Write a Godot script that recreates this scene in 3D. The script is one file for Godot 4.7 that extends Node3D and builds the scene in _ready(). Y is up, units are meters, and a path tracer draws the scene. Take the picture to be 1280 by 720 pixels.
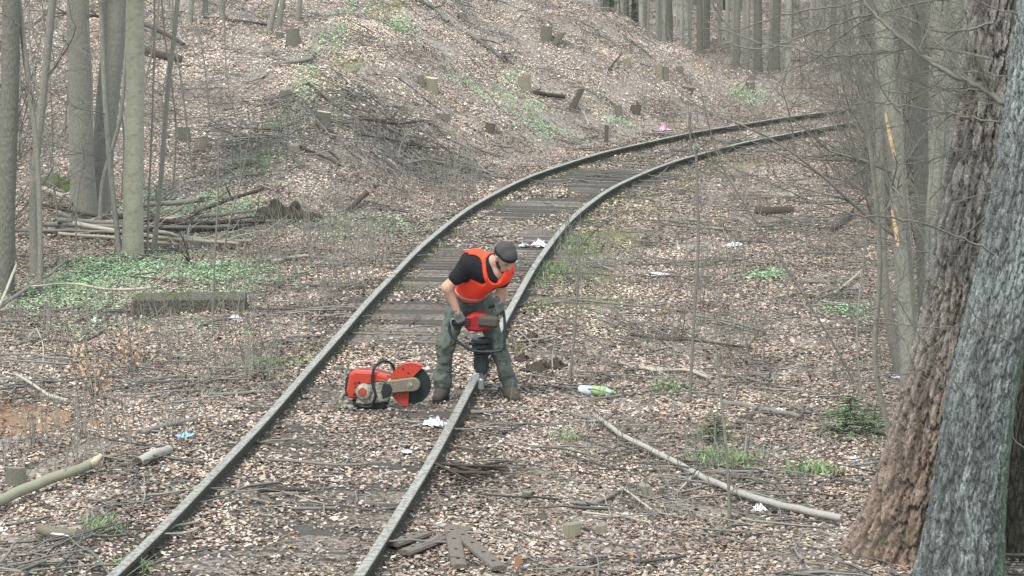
extends Node3D
# An old single railway line curving through a leafless wood; a track worker drives the coach screws.

var rng := RandomNumberGenerator.new()
var M := {}
var used := {}
var cx := PackedFloat32Array()
var cd := PackedFloat32Array()
var ch := PackedFloat32Array()
const DS := 0.25
const BACK := 40
var noise := FastNoiseLite.new()

# ---------------------------------------------------------------- geometry collector
class Geo:
	var v := PackedVector3Array()
	var n := PackedVector3Array()
	var c := PackedColorArray()
	var i := PackedInt32Array()
	func add(p: Vector3, nn: Vector3, col := Color.WHITE) -> int:
		v.append(p); n.append(nn); c.append(col)
		return v.size() - 1
	func tri(a: int, b: int, d: int) -> void:
		i.append(a); i.append(b); i.append(d)
	func quad(a: Vector3, b: Vector3, d: Vector3, e: Vector3, col := Color.WHITE) -> void:
		var nn := (b - a).cross(e - a)
		if nn.length_squared() < 1e-16: nn = (d - a).cross(e - a)
		nn = -nn.normalized()
		var k := add(a, nn, col)
		add(b, nn, col); add(d, nn, col); add(e, nn, col)
		tri(k, k + 1, k + 2); tri(k, k + 2, k + 3)
	func face(pts: Array, nn: Vector3, col := Color.WHITE) -> void:
		var k := v.size()
		for p in pts: add(p, nn, col)
		for j in range(1, pts.size() - 1): tri(k, k + j, k + j + 1)
	func tube(pts: Array, radii: Array, sides := 8, cap := true, rough := 0.0, col := Color.WHITE, flat := 1.0, nz: FastNoiseLite = null) -> void:
		var up := Vector3(0.13, 1, 0.21).normalized()
		var first := v.size()
		var side := Vector3.ZERO
		for k in pts.size():
			var dir: Vector3 = ((pts[mini(k + 1, pts.size() - 1)] as Vector3) - (pts[maxi(k - 1, 0)] as Vector3)).normalized()
			if side == Vector3.ZERO:
				side = dir.cross(up)
				if side.length() < 0.05: side = dir.cross(Vector3.RIGHT)
			side = (side - dir * side.dot(dir)).normalized()
			var other := dir.cross(side)
			var r: float = radii[k]
			for s in sides:
				var a := TAU * s / sides
				var o := side * cos(a) + other * sin(a) * flat
				var p: Vector3 = pts[k]
				var rr := r
				if nz: rr *= 1.0 + rough * nz.get_noise_3dv(p * 9.0 + o * 5.0)
				add(p + o * rr, o.normalized(), col)
		for k in pts.size() - 1:
			for s in sides:
				var a := first + k * sides + s
				var b := first + k * sides + (s + 1) % sides
				tri(a, b, b + sides); tri(a, b + sides, a + sides)
		if cap:
			for e in [0, pts.size() - 1]:
				var d: Vector3 = (((pts[1] as Vector3) - (pts[0] as Vector3)) if e else ((pts[0] as Vector3) - (pts[1] as Vector3))).normalized()
				if e: d = ((pts[e] as Vector3) - (pts[e - 1] as Vector3)).normalized()
				var ring := []
				for s in sides: ring.append(v[first + e * sides + s])
				face(ring, d, col)
	func box(at: Vector3, size: Vector3, bev := 0.0, bas := Basis.IDENTITY, col := Color.WHITE) -> void:
		# a box with chamfered edges
		var h := size * 0.5
		var b := minf(bev, minf(h.x, minf(h.y, h.z)) * 0.9)
		for ax in 3:
			for sg in [-1.0, 1.0]:
				var nn := Vector3.ZERO
				nn[ax] = sg
				var u := (ax + 1) % 3
				var w := (ax + 2) % 3
				var q := []
				for k in [[-1, -1], [1, -1], [1, 1], [-1, 1]]:
					var p := Vector3.ZERO
					p[ax] = sg * h[ax]; p[u] = k[0] * (h[u] - b); p[w] = k[1] * (h[w] - b)
					q.append(at + bas * p)
				face(q, bas * nn, col)
		if b > 0.0:
			for ax in 3:
				var u := (ax + 1) % 3
				var w := (ax + 2) % 3
				for su in [-1.0, 1.0]:
					for sw in [-1.0, 1.0]:
						var q := []
						for k in [[-1, 0], [1, 0], [1, 1], [-1, 1]]:
							var p := Vector3.ZERO
							p[ax] = k[0] * (h[ax] - b)
							p[u] = su * (h[u] - (b if k[1] else 0.0))
							p[w] = sw * (h[w] - (0.0 if k[1] else b))
							q.append(at + bas * p)
						var nn := Vector3.ZERO
						nn[u] = su; nn[w] = sw
						face(q, (bas * nn).normalized(), col)
			for sx in [-1.0, 1.0]:
				for sy in [-1.0, 1.0]:
					for sz in [-1.0, 1.0]:
						var s := Vector3(sx, sy, sz)
						var q := []
						for ax in 3:
							var p := Vector3(sx * (h.x - b), sy * (h.y - b), sz * (h.z - b))
							p[ax] = s[ax] * h[ax]
							q.append(at + bas * p)
						face(q, (bas * s).normalized(), col)
	func lathe(at: Vector3, axis: Vector3, prof: Array, sides := 20, col := Color.WHITE) -> void:
		# prof: Vector2(radius, along the axis)
		axis = axis.normalized()
		var s := axis.cross(Vector3(0.3, 0.9, 0.1)).normalized()
		var o := axis.cross(s)
		for k in prof.size() - 1:
			var p: Vector2 = prof[k]
			var q: Vector2 = prof[k + 1]
			var t := (q - p).normalized()
			var base := v.size()
			for j in sides + 1:
				var a := TAU * j / sides
				var rad := s * cos(a) + o * sin(a)
				var nn := (rad * t.y - axis * t.x).normalized()
				add(at + rad * p.x + axis * p.y, nn, col)
				add(at + rad * q.x + axis * q.y, nn, col)
			for j in sides:
				var a := base + j * 2
				tri(a, a + 1, a + 3); tri(a, a + 3, a + 2)
	func prism(outline: Array, z0: float, z1: float, bev := 0.0, col := Color.WHITE) -> void:
		# outline of Vector2 in the xy plane, drawn out along z, with a chamfer on both faces
		var poly := PackedVector2Array(outline)
		if Geometry2D.is_polygon_clockwise(poly): poly.reverse()
		var inner := poly
		if bev > 0.0:
			var got := Geometry2D.offset_polygon(poly, -bev, Geometry2D.JOIN_MITER)
			if got.size() == 1 and got[0].size() == poly.size():
				inner = got[0]
				if Geometry2D.is_polygon_clockwise(inner): inner.reverse()
				var best := 0
				for k in inner.size():
					if inner[k].distance_to(poly[0]) < inner[best].distance_to(poly[0]): best = k
				var t := PackedVector2Array()
				for k in inner.size(): t.append(inner[(k + best) % inner.size()])
				inner = t
			else: bev = 0.0
		var tris := Geometry2D.triangulate_polygon(inner)
		for e in 2:
			var z := z1 if e else z0
			var k := v.size()
			for p in inner: add(Vector3(p.x, p.y, z), Vector3(0, 0, 1 if e else -1), col)
			for t in tris: i.append(k + t)
		for j in poly.size():
			var a := poly[j]
			var b := poly[(j + 1) % poly.size()]
			var ia := inner[j]
			var ib := inner[(j + 1) % poly.size()]
			var out := Vector3(b.y - a.y, a.x - b.x, 0).normalized()
			face([Vector3(a.x, a.y, z0 + bev), Vector3(b.x, b.y, z0 + bev), Vector3(b.x, b.y, z1 - bev), Vector3(a.x, a.y, z1 - bev)], out, col)
			if bev > 0.0:
				face([Vector3(a.x, a.y, z1 - bev), Vector3(b.x, b.y, z1 - bev), Vector3(ib.x, ib.y, z1), Vector3(ia.x, ia.y, z1)], (out + Vector3.BACK).normalized(), col)
				face([Vector3(a.x, a.y, z0 + bev), Vector3(b.x, b.y, z0 + bev), Vector3(ib.x, ib.y, z0), Vector3(ia.x, ia.y, z0)], (out + Vector3.FORWARD).normalized(), col)
	func mesh() -> ArrayMesh:
		var m := ArrayMesh.new()
		if v.is_empty(): return m
		for t in range(0, i.size(), 3):   # front faces run clockwise
			var p := v[i[t]]
			if (v[i[t + 1]] - p).cross(v[i[t + 2]] - p).dot(n[i[t]] + n[i[t + 1]] + n[i[t + 2]]) > 0.0:
				var w := i[t + 1]
				i[t + 1] = i[t + 2]; i[t + 2] = w
		var a := []
		a.resize(Mesh.ARRAY_MAX)
		a[Mesh.ARRAY_VERTEX] = v; a[Mesh.ARRAY_NORMAL] = n; a[Mesh.ARRAY_COLOR] = c; a[Mesh.ARRAY_INDEX] = i
		m.add_surface_from_arrays(Mesh.PRIMITIVE_TRIANGLES, a)
		return m

# ---------------------------------------------------------------- a smooth body from tapered bones
# bones: [a, b, radius at a, radius at b]; cuts: [normal, offset] keeps normal.p < offset; holes: bones taken away
func flesh(g: Geo, bones: Array, cell: float, k: float, cuts := [], holes := [], ripple := 0.0, freq := 8.0, xf := Transform3D.IDENTITY, col := Color.WHITE) -> void:
	var lo := Vector3(1e9, 1e9, 1e9)
	var hi := -lo
	for b in bones:
		var r := Vector3.ONE * (maxf(b[2], b[3]) + 3.0 * cell + k)
		for e in 2:
			lo = lo.min((b[e] as Vector3) - r); hi = hi.max((b[e] as Vector3) + r)
	var nx := int((hi.x - lo.x) / cell) + 2
	var ny := int((hi.y - lo.y) / cell) + 2
	var nz := int((hi.z - lo.z) / cell) + 2
	var E := PackedFloat32Array()
	E.resize(nx * ny * nz)
	for b in bones:
		var pa: Vector3 = b[0]
		var ba: Vector3 = (b[1] as Vector3) - pa
		var l2 := maxf(ba.length_squared(), 1e-9)
		var ra: float = b[2]
		var rb: float = b[3]
		var pad := Vector3.ONE * (maxf(ra, rb) + 3.0 * cell + k)
		var b0 := (pa.min(b[1]) - pad - lo) / cell
		var b1 := (pa.max(b[1]) + pad - lo) / cell
		for x in range(maxi(0, int(b0.x)), mini(nx, int(b1.x) + 2)):
			for y in range(maxi(0, int(b0.y)), mini(ny, int(b1.y) + 2)):
				var at := (x * ny + y) * nz
				for z in range(maxi(0, int(b0.z)), mini(nz, int(b1.z) + 2)):
					var p := lo + Vector3(x, y, z) * cell - pa
					var t := clampf(p.dot(ba) / l2, 0.0, 1.0)
					var d := (p - ba * t).length() - (ra + (rb - ra) * t)
					E[at + z] += exp(-d / k)
	for x in nx:
		for y in ny:
			var at := (x * ny + y) * nz
			for z in nz:
				var e := E[at + z]
				if e <= 0.0:
					E[at + z] = 9.0
					continue
				var f := -k * log(e)
				if f < 4.0 * cell and f > -4.0 * cell:
					var p := lo + Vector3(x, y, z) * cell
					if ripple > 0.0: f += ripple * noise.get_noise_3dv(p * freq * 10.0)
					for c in cuts: f = maxf(f, (c[0] as Vector3).dot(p) - c[1])
					for hb in holes:
						var ba: Vector3 = hb[1] - hb[0]
						var t := clampf((p - hb[0]).dot(ba) / maxf(ba.length_squared(), 1e-9), 0.0, 1.0)
						f = maxf(f, lerpf(hb[2], hb[3], t) - (p - hb[0] - ba * t).length())
				elif f <= -4.0 * cell and (cuts.size() or holes.size()):
					var p := lo + Vector3(x, y, z) * cell
					for c in cuts: f = maxf(f, (c[0] as Vector3).dot(p) - c[1])
					for hb in holes:
						var ba: Vector3 = hb[1] - hb[0]
						var t := clampf((p - hb[0]).dot(ba) / maxf(ba.length_squared(), 1e-9), 0.0, 1.0)
						f = maxf(f, lerpf(hb[2], hb[3], t) - (p - hb[0] - ba * t).length())
				E[at + z] = f
	var idx := PackedInt32Array()
	idx.resize(nx * ny * nz)
	idx.fill(-1)
	var sx := ny * nz
	var off := [0, 1, nz, nz + 1, sx, sx + 1, sx + nz, sx + nz + 1]
	for x in nx - 1:
		for y in ny - 1:
			for z in nz - 1:
				var at := (x * ny + y) * nz + z
				var f0 := E[at]
				if f0 > 3.0 * cell: continue
				var neg := 0
				for o in off:
					if E[at + o] < 0.0: neg += 1
				if neg == 0 or neg == 8: continue
				var sum := Vector3.ZERO
				var cnt := 0
				for e in [[0, 1], [0, 2], [0, 4], [1, 3], [1, 5], [2, 3], [2, 6], [3, 7], [4, 5], [4, 6], [5, 7], [6, 7]]:
					var fa := E[at + off[e[0]]]
					var fb := E[at + off[e[1]]]
					if (fa < 0.0) != (fb < 0.0):
						var t := fa / (fa - fb)
						var ca := Vector3(e[0] >> 2, (e[0] >> 1) & 1, e[0] & 1)
						var cb := Vector3(e[1] >> 2, (e[1] >> 1) & 1, e[1] & 1)
						sum += ca.lerp(cb, t); cnt += 1
				var gr := Vector3(E[at + off[4]] + E[at + off[5]] + E[at + off[6]] + E[at + off[7]] - E[at] - E[at + off[1]] - E[at + off[2]] - E[at + off[3]],
					E[at + off[2]] + E[at + off[3]] + E[at + off[6]] + E[at + off[7]] - E[at] - E[at + off[1]] - E[at + off[4]] - E[at + off[5]],
					E[at + off[1]] + E[at + off[3]] + E[at + off[5]] + E[at + off[7]] - E[at] - E[at + off[2]] - E[at + off[4]] - E[at + off[6]])
				idx[at] = g.add(xf * (lo + (Vector3(x, y, z) + sum / cnt) * cell), (xf.basis * gr).normalized(), col)
	for x in range(1, nx - 1):
		for y in range(1, ny - 1):
			for z in range(1, nz - 1):
				var at := (x * ny + y) * nz + z
				if idx[at] < 0: continue
				var f0 := E[at] < 0.0
				if f0 != (E[at + sx] < 0.0): _net(g, idx[at], idx[at - nz], idx[at - nz - 1], idx[at - 1])
				if f0 != (E[at + nz] < 0.0): _net(g, idx[at], idx[at - sx], idx[at - sx - 1], idx[at - 1])
				if f0 != (E[at + 1] < 0.0): _net(g, idx[at], idx[at - sx], idx[at - sx - nz], idx[at - nz])

func _net(g: Geo, a: int, b: int, c: int, d: int) -> void:
	if a < 0 or b < 0 or c < 0 or d < 0: return
	g.tri(a, b, c); g.tri(a, c, d)

# ---------------------------------------------------------------- naming
func numbered(called: String) -> String:
	used[called] = used.get(called, -1) + 1
	return called if used[called] == 0 else "%s_%03d" % [called, used[called]]

func meta(o: Node, label := "", category := "", group := "", kind := "") -> Node:
	if label: o.set_meta("label", label)
	if category: o.set_meta("category", category)
	if group: o.set_meta("group", group)
	if kind: o.set_meta("kind", kind)
	return o

func thing(called: String, label: String, category: String, where := Vector3.ZERO, turn := 0.0, group := "") -> Node3D:
	var o := Node3D.new()
	o.name = numbered(called)
	add_child(o)
	o.position = where
	o.rotation.y = turn
	meta(o, label, category, group)
	return o

func part(called: String, mesh: Mesh, mat: Material, parent: Node3D = null) -> MeshInstance3D:
	var o := MeshInstance3D.new()
	o.mesh = mesh
	o.material_override = mat
	o.name = called if parent else numbered(called)
	(parent if parent else self as Node3D).add_child(o, true)
	return o

func copy_of(o: Node3D, label := "", where := Vector3.ZERO, turn := 0.0, size := 1.0) -> Node3D:
	var c: Node3D = o.duplicate()
	c.name = numbered(str(o.name).rstrip("0123456789").trim_suffix("_"))
	add_child(c)
	c.position = where
	c.rotation = Vector3(0, turn, 0)
	c.scale = Vector3.ONE * size
	if label: c.set_meta("label", label)
	return c

# ---------------------------------------------------------------- the lie of the land
func lay_line() -> void:
	var k := [-0.0156, -0.0043, 0.0084, 0.0375, 0.0305, 0.0186]
	var h := 0.1813
	var x := -2.3613
	var d := 10.0
	for j in range(BACK, 0, -1):
		cx.append(x - sin(h) * DS * j); cd.append(d - cos(h) * DS * j); ch.append(h)
	for j in int(78 / DS) + 1:
		cx.append(x); cd.append(d); ch.append(h)
		var q := minf(j * DS, 44.0) / 8.8
		var a := mini(int(q), 4)
		var kk: float = k[a] + (k[a + 1] - k[a]) * (q - a)
		var h2 := h + kk * DS
		x += sin((h + h2) / 2) * DS
		d += cos((h + h2) / 2) * DS
		h = h2

# offset to the left of the line, and the distance along it
func near(x: float, d: float) -> Vector2:
	var best := 0
	var bd := 1e18
	for j in range(0, cx.size(), 6):
		var q := (cx[j] - x) * (cx[j] - x) + (cd[j] - d) * (cd[j] - d)
		if q < bd:
			bd = q; best = j
	for j in range(maxi(0, best - 5), mini(cx.size(), best + 6)):
		var q := (cx[j] - x) * (cx[j] - x) + (cd[j] - d) * (cd[j] - d)
		if q < bd:
			bd = q; best = j
	var dx := x - cx[best]
	var dd := d - cd[best]
	return Vector2(-dx * cos(ch[best]) + dd * sin(ch[best]), (best - BACK) * DS + dx * sin(ch[best]) + dd * cos(ch[best]))

func line_at(s: float, m := 0.0, y := 0.0) -> Vector3:
	var q := clampf(s / DS + BACK, 0, cx.size() - 2.0)
	var j := int(q)
	var t := q - j
	var h := lerpf(ch[j], ch[j + 1], t)
	return Vector3(lerpf(cx[j], cx[j + 1], t) - m * cos(h), y, -(lerpf(cd[j], cd[j + 1], t) + m * sin(h)))

func head_at(s: float) -> float:
	return ch[clampi(int(s / DS + BACK), 0, ch.size() - 1)]

func sp(x: float, k: float) -> float:
	return x if x / k > 30.0 else k * log(1.0 + exp(maxf(x / k, -30.0)))

func lie(x: float, z: float) -> float:
	var d := -z
	var m := near(x, d).x
	var nat := 0.30 * sp(d - 31.5 - 0.25 * sin(x * 1.1), 0.6)
	nat = 5.5 * (1.0 - exp(-nat / 5.5))
	var q := (x - 1.0) * 0.9 + (d - 44.0) * 0.8
	nat = nat / (1.0 + exp(clampf((q - 5.5) / 1.6, -30, 30)))
	var c := 0.70 * sp(m - 2.0, 0.3)
	var hill := pow(pow(nat + 1e-3, -4) + pow(c + 1e-3, -4), -0.25) - 0.00084
	var side := smoothstep(1.3, 2.2, absf(m))
	var hf := clampf(hill, 0, 1)
	var y := hill - 0.06 * side
	y += side * (0.04 * sin(x * 0.9 + 1.3 * sin(d * 0.23)) * cos(d * 0.7 + x * 0.3) + 0.025 * sin(x * 2.3 + d * 1.1 + 0.5))
	y += hf * (0.15 * sin(x * 1.3 + d * 0.8) * sin(x * 0.7 - d * 1.1 + 1.0) + 0.08 * sin(x * 2.9 + d * 0.6) * sin(d * 2.3 - x * 0.8))
	return y + 0.03 * sp(d - 60.0, 3.0)

func at(x: float, z: float, up := 0.0) -> Vector3:
	return Vector3(x, lie(x, z) + up, z)

func slope(x: float, z: float) -> Vector3:
	return Vector3(lie(x - 0.14, z) - lie(x + 0.14, z), 0.28, lie(x, z - 0.14) - lie(x, z + 0.14)).normalized()

# ---------------------------------------------------------------- materials
func ramp(cols: Array) -> Gradient:
	var g := Gradient.new()
	var o := PackedFloat32Array()
	var c := PackedColorArray()
	for k in cols.size():
		o.append(float(k) / maxf(1, cols.size() - 1)); c.append(cols[k])
	g.offsets = o; g.colors = c
	return g

func tex(cols: Array, freq: float, sd := 1, size := 512, oct := 5, kind := FastNoiseLite.TYPE_SIMPLEX_SMOOTH) -> NoiseTexture2D:
	var t := NoiseTexture2D.new()
	var f := FastNoiseLite.new()
	f.seed = sd; f.frequency = freq; f.noise_type = kind
	f.fractal_octaves = oct
	t.noise = f; t.width = size; t.height = size; t.seamless = true
	if cols.size(): t.color_ramp = ramp(cols)
	return t

func bump(freq: float, strength: float, sd := 3, size := 512) -> NoiseTexture2D:
	var t := tex([], freq, sd, size)
	t.as_normal_map = true; t.bump_strength = strength
	return t

func c8(r: int, g: int, b: int) -> Color:
	return Color8(r, g, b)

func mat(called: String, cols: Array, freq := 0.02, scale := Vector3.ONE, rough := 0.9, nrm := 0.0, metal := 0.0, vcol := false, sd := 1) -> StandardMaterial3D:
	var m := StandardMaterial3D.new()
	if cols.size() == 1: m.albedo_color = cols[0]
	else: m.albedo_texture = tex(cols, freq, sd)
	m.roughness = rough; m.metallic = metal
	m.uv1_triplanar = true; m.uv1_scale = scale
	if nrm > 0.0:
		m.normal_enabled = true
		m.normal_texture = bump(freq * 1.5, nrm, sd + 7)
	m.vertex_color_use_as_albedo = vcol
	m.metallic_specular = 0.3
	M[called] = m
	return m

func make_materials() -> void:
	mat("ground", [c8(76, 67, 60), c8(106, 95, 86), c8(130, 118, 108), c8(154, 142, 131), c8(94, 84, 75)], 0.03, Vector3.ONE * 0.9, 0.95, 9.0, 0.0, true)
	(M.ground as StandardMaterial3D).uv1_world_triplanar = true
	mat("leaf", [Color.WHITE], 0.02, Vector3.ONE, 0.75, 0.0, 0.0, true)
	mat("green", [Color.WHITE], 0.02, Vector3.ONE, 0.7, 0.0, 0.0, true)
	(M.green as StandardMaterial3D).backlight_enabled = true
	(M.green as StandardMaterial3D).backlight = Color(0.25, 0.3, 0.12)
	mat("twig", [c8(104, 99, 91), c8(140, 134, 125), c8(120, 113, 104)], 0.05, Vector3.ONE * 3, 0.9, 0.0, 0.0, true)
	mat("bark_grey", [c8(92, 88, 79), c8(138, 131, 119), c8(116, 111, 100), c8(156, 148, 137)], 0.012, Vector3(5, 1.2, 5), 0.92, 5.0)
	mat("bark_dark", [c8(74, 71, 62), c8(116, 112, 101), c8(96, 92, 82), c8(132, 128, 116)], 0.014, Vector3(5, 1.0, 5), 0.92, 7.0)
	mat("bark_beech", [c8(128, 123, 106), c8(154, 149, 131), c8(142, 136, 116), c8(120, 106, 90)], 0.008, Vector3(1.5, 2.2, 1.5), 0.85, 2.0)
	mat("bark_green", [c8(108, 104, 92), c8(146, 141, 128), c8(124, 120, 107), c8(158, 152, 140)], 0.012, Vector3(4, 0.9, 4), 0.9, 4.0)
	mat("bark_far", [c8(118, 112, 101), c8(156, 149, 137), c8(136, 129, 117)], 0.02, Vector3(3, 0.6, 3), 0.95)
	mat("bark_rough", [Color(1, 1, 1), Color(0.62, 0.62, 0.62), Color(0.95, 0.95, 0.95), Color(0.8, 0.8, 0.8)], 0.05, Vector3(5, 2.5, 5), 0.95, 14.0, 0.0, true)
	mat("birch", [c8(172, 164, 153), c8(144, 136, 126), c8(166, 158, 148), c8(76, 69, 63)], 0.02, Vector3(5, 2, 5), 0.8, 3.0)
	mat("stick", [c8(76, 71, 64), c8(108, 102, 94), c8(124, 118, 110), c8(88, 82, 75)], 0.02, Vector3(6, 6, 6), 0.9, 3.0)
	mat("bough", [c8(80, 76, 69), c8(118, 113, 104), c8(98, 94, 86)], 0.02, Vector3(8, 8, 8), 0.9, 3.0)
	mat("stick_dark", [c8(50, 43, 38), c8(76, 66, 58), c8(64, 54, 48)], 0.02, Vector3(6, 6, 6), 0.92, 4.0)
	mat("stick_pale", [c8(142, 131, 117), c8(170, 159, 143), c8(124, 113, 100)], 0.02, Vector3(6, 6, 6), 0.85, 2.0)
	mat("stick_olive", [c8(104, 101, 84), c8(134, 130, 110), c8(116, 110, 92)], 0.02, Vector3(6, 6, 6), 0.85, 2.0)
	mat("cut_wood", [c8(188, 174, 148), c8(164, 148, 122), c8(198, 186, 162)], 0.03, Vector3(8, 8, 8), 0.85)
	mat("cut_grey", [c8(134, 125, 112), c8(112, 104, 93), c8(150, 142, 130)], 0.03, Vector3(8, 8, 8), 0.9)
	mat("split_wood", [c8(196, 160, 116), c8(216, 184, 142), c8(176, 138, 98)], 0.03, Vector3(20, 2, 20), 0.85)
	mat("dull_wood", [c8(140, 98, 66), c8(112, 76, 52)], 0.03, Vector3(8, 3, 8), 0.9)
	mat("stump", [c8(60, 56, 49), c8(94, 88, 78), c8(76, 72, 61), c8(108, 102, 92)], 0.02, Vector3(4, 2, 4), 0.93, 6.0)
	mat("stump_pale", [c8(80, 73, 61), c8(112, 104, 88), c8(94, 88, 70)], 0.02, Vector3(4, 2, 4), 0.93, 5.0)
	mat("sleeper", [c8(52, 48, 44), c8(84, 78, 72), c8(66, 61, 56), c8(102, 96, 88)], 0.02, Vector3(1.2, 3, 8), 0.93, 8.0)
	mat("rail_head", [c8(132, 127, 119), c8(150, 145, 136), c8(114, 104, 93), c8(140, 135, 126)], 0.01, Vector3(3, 3, 3), 0.5, 1.0, 0.15)
	mat("rail_side", [c8(54, 49, 41), c8(80, 74, 63), c8(66, 60, 50), c8(48, 40, 33)], 0.02, Vector3(3, 3, 3), 0.85, 3.0, 0.0)
	mat("steel", [c8(84, 77, 70), c8(112, 103, 94), c8(98, 82, 72), c8(92, 87, 81)], 0.02, Vector3(5, 5, 5), 0.7, 3.0, 0.15)
	mat("concrete", [c8(74, 70, 61), c8(100, 95, 84), c8(60, 55, 47), c8(90, 86, 74)], 0.02, Vector3(2.5, 2.5, 2.5), 0.95, 5.0)
	mat("earth", [c8(104, 80, 62), c8(134, 106, 84), c8(120, 94, 74), c8(92, 72, 58)], 0.03, Vector3(3, 3, 3), 1.0, 8.0)
	mat("clod", [c8(46, 39, 34), c8(72, 62, 53), c8(58, 49, 42)], 0.03, Vector3(4, 4, 4), 1.0, 9.0)
	mat("moss", [c8(58, 68, 34), c8(82, 92, 48), c8(70, 78, 40), c8(94, 96, 58)], 0.04, Vector3(5, 5, 5), 1.0, 6.0)
	# the man and his tools
	mat("skin", [c8(172, 132, 113), c8(188, 148, 128), c8(160, 118, 100)], 0.02, Vector3(4, 4, 4), 0.55)
	(M.skin as StandardMaterial3D).subsurf_scatter_enabled = true
	(M.skin as StandardMaterial3D).subsurf_scatter_strength = 0.15
	mat("vest", [c8(236, 62, 38), c8(250, 76, 48), c8(228, 66, 44)], 0.02, Vector3(3, 3, 3), 0.75, 1.5)
	mat("strip", [c8(172, 170, 166)], 0.02, Vector3.ONE, 0.35, 0.0, 0.3)
	mat("shirt", [c8(26, 25, 27), c8(36, 35, 37)], 0.02, Vector3(3, 3, 3), 0.9, 2.0)
	mat("trousers", [c8(70, 77, 71), c8(94, 99, 91), c8(78, 82, 73), c8(86, 92, 86)], 0.012, Vector3(3, 3, 3), 0.92, 3.0)
	mat("boot", [c8(50, 45, 39), c8(80, 73, 64), c8(38, 34, 30)], 0.03, Vector3(6, 6, 6), 0.9, 3.0)
	mat("sole", [c8(48, 44, 42)], 0.02, Vector3.ONE, 0.9)
	mat("glove", [c8(92, 94, 88), c8(116, 116, 108)], 0.03, Vector3(8, 8, 8), 0.9, 2.0)
	mat("cap", [c8(62, 60, 58), c8(76, 73, 70)], 0.05, Vector3(8, 8, 8), 0.95, 2.0)
	mat("hair", [c8(44, 38, 34), c8(66, 56, 48)], 0.06, Vector3(12, 12, 12), 0.9)
	mat("red", [c8(158, 36, 40), c8(142, 32, 36), c8(124, 44, 42)], 0.02, Vector3(3, 3, 3), 0.45, 0.5)
	mat("orange_red", [c8(196, 66, 46), c8(180, 56, 40), c8(152, 66, 52), c8(190, 72, 54)], 0.015, Vector3(3, 3, 3), 0.42, 0.5)
	mat("dull_red", [c8(150, 52, 42), c8(168, 62, 50)], 0.02, Vector3(4, 4, 4), 0.6)
	mat("off_white", [c8(180, 178, 164), c8(158, 155, 141), c8(106, 99, 85), c8(172, 170, 156)], 0.015, Vector3(3, 3, 3), 0.55, 0.5)
	mat("worn_metal", [c8(100, 91, 74), c8(126, 118, 100), c8(74, 66, 53)], 0.02, Vector3(5, 5, 5), 0.6, 1.0, 0.2)
	mat("black", [c8(34, 35, 36), c8(48, 49, 50)], 0.02, Vector3(5, 5, 5), 0.5, 0.5)
	mat("frame", [c8(40, 46, 46), c8(58, 64, 63)], 0.03, Vector3(6, 6, 6), 0.45, 0.5, 0.2)
	mat("tank", [c8(60, 56, 49), c8(80, 75, 67), c8(48, 45, 40)], 0.02, Vector3(6, 6, 6), 0.6)
	mat("socket", [c8(128, 128, 126), c8(150, 150, 148)], 0.03, Vector3(8, 8, 8), 0.4, 0.0, 0.6)
	mat("disc", [c8(30, 37, 34), c8(40, 47, 44), c8(26, 32, 30)], 0.03, Vector3(5, 5, 5), 0.85)
	mat("paper", [c8(226, 228, 230), c8(206, 210, 214)], 0.03, Vector3(6, 6, 6), 0.8)
	mat("blue", [c8(96, 140, 190), c8(176, 200, 222)], 0.03, Vector3(9, 9, 9), 0.6)
	mat("pink", [c8(206, 60, 120), c8(232, 214, 222), c8(196, 56, 110)], 0.03, Vector3(9, 9, 9), 0.7)
	mat("label_green", [c8(92, 150, 80), c8(190, 204, 184), c8(80, 142, 72), c8(196, 150, 100), c8(120, 168, 104)], 0.02, Vector3(9, 6, 9), 0.45)
	mat("cap_green", [c8(64, 170, 70)], 0.02, Vector3.ONE, 0.4)
	mat("mint", [c8(150, 206, 176)], 0.02, Vector3.ONE, 0.7)
	var p := mat("clear_plastic", [Color(0.86, 0.9, 0.92, 0.55)], 0.02, Vector3.ONE, 0.2)
	p.transparency = BaseMaterial3D.TRANSPARENCY_ALPHA

# ---------------------------------------------------------------- ground, line and litter
func ticks(lo: float, hi: float, a: float, b: float, fine: float) -> Array:
	var out := []
	var x := lo
	while x < hi:
		out.append(x)
		var gap := maxf(0.0, maxf(a - x, x - b))
		x += fine + gap * 0.18
	out.append(hi)
	return out

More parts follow.
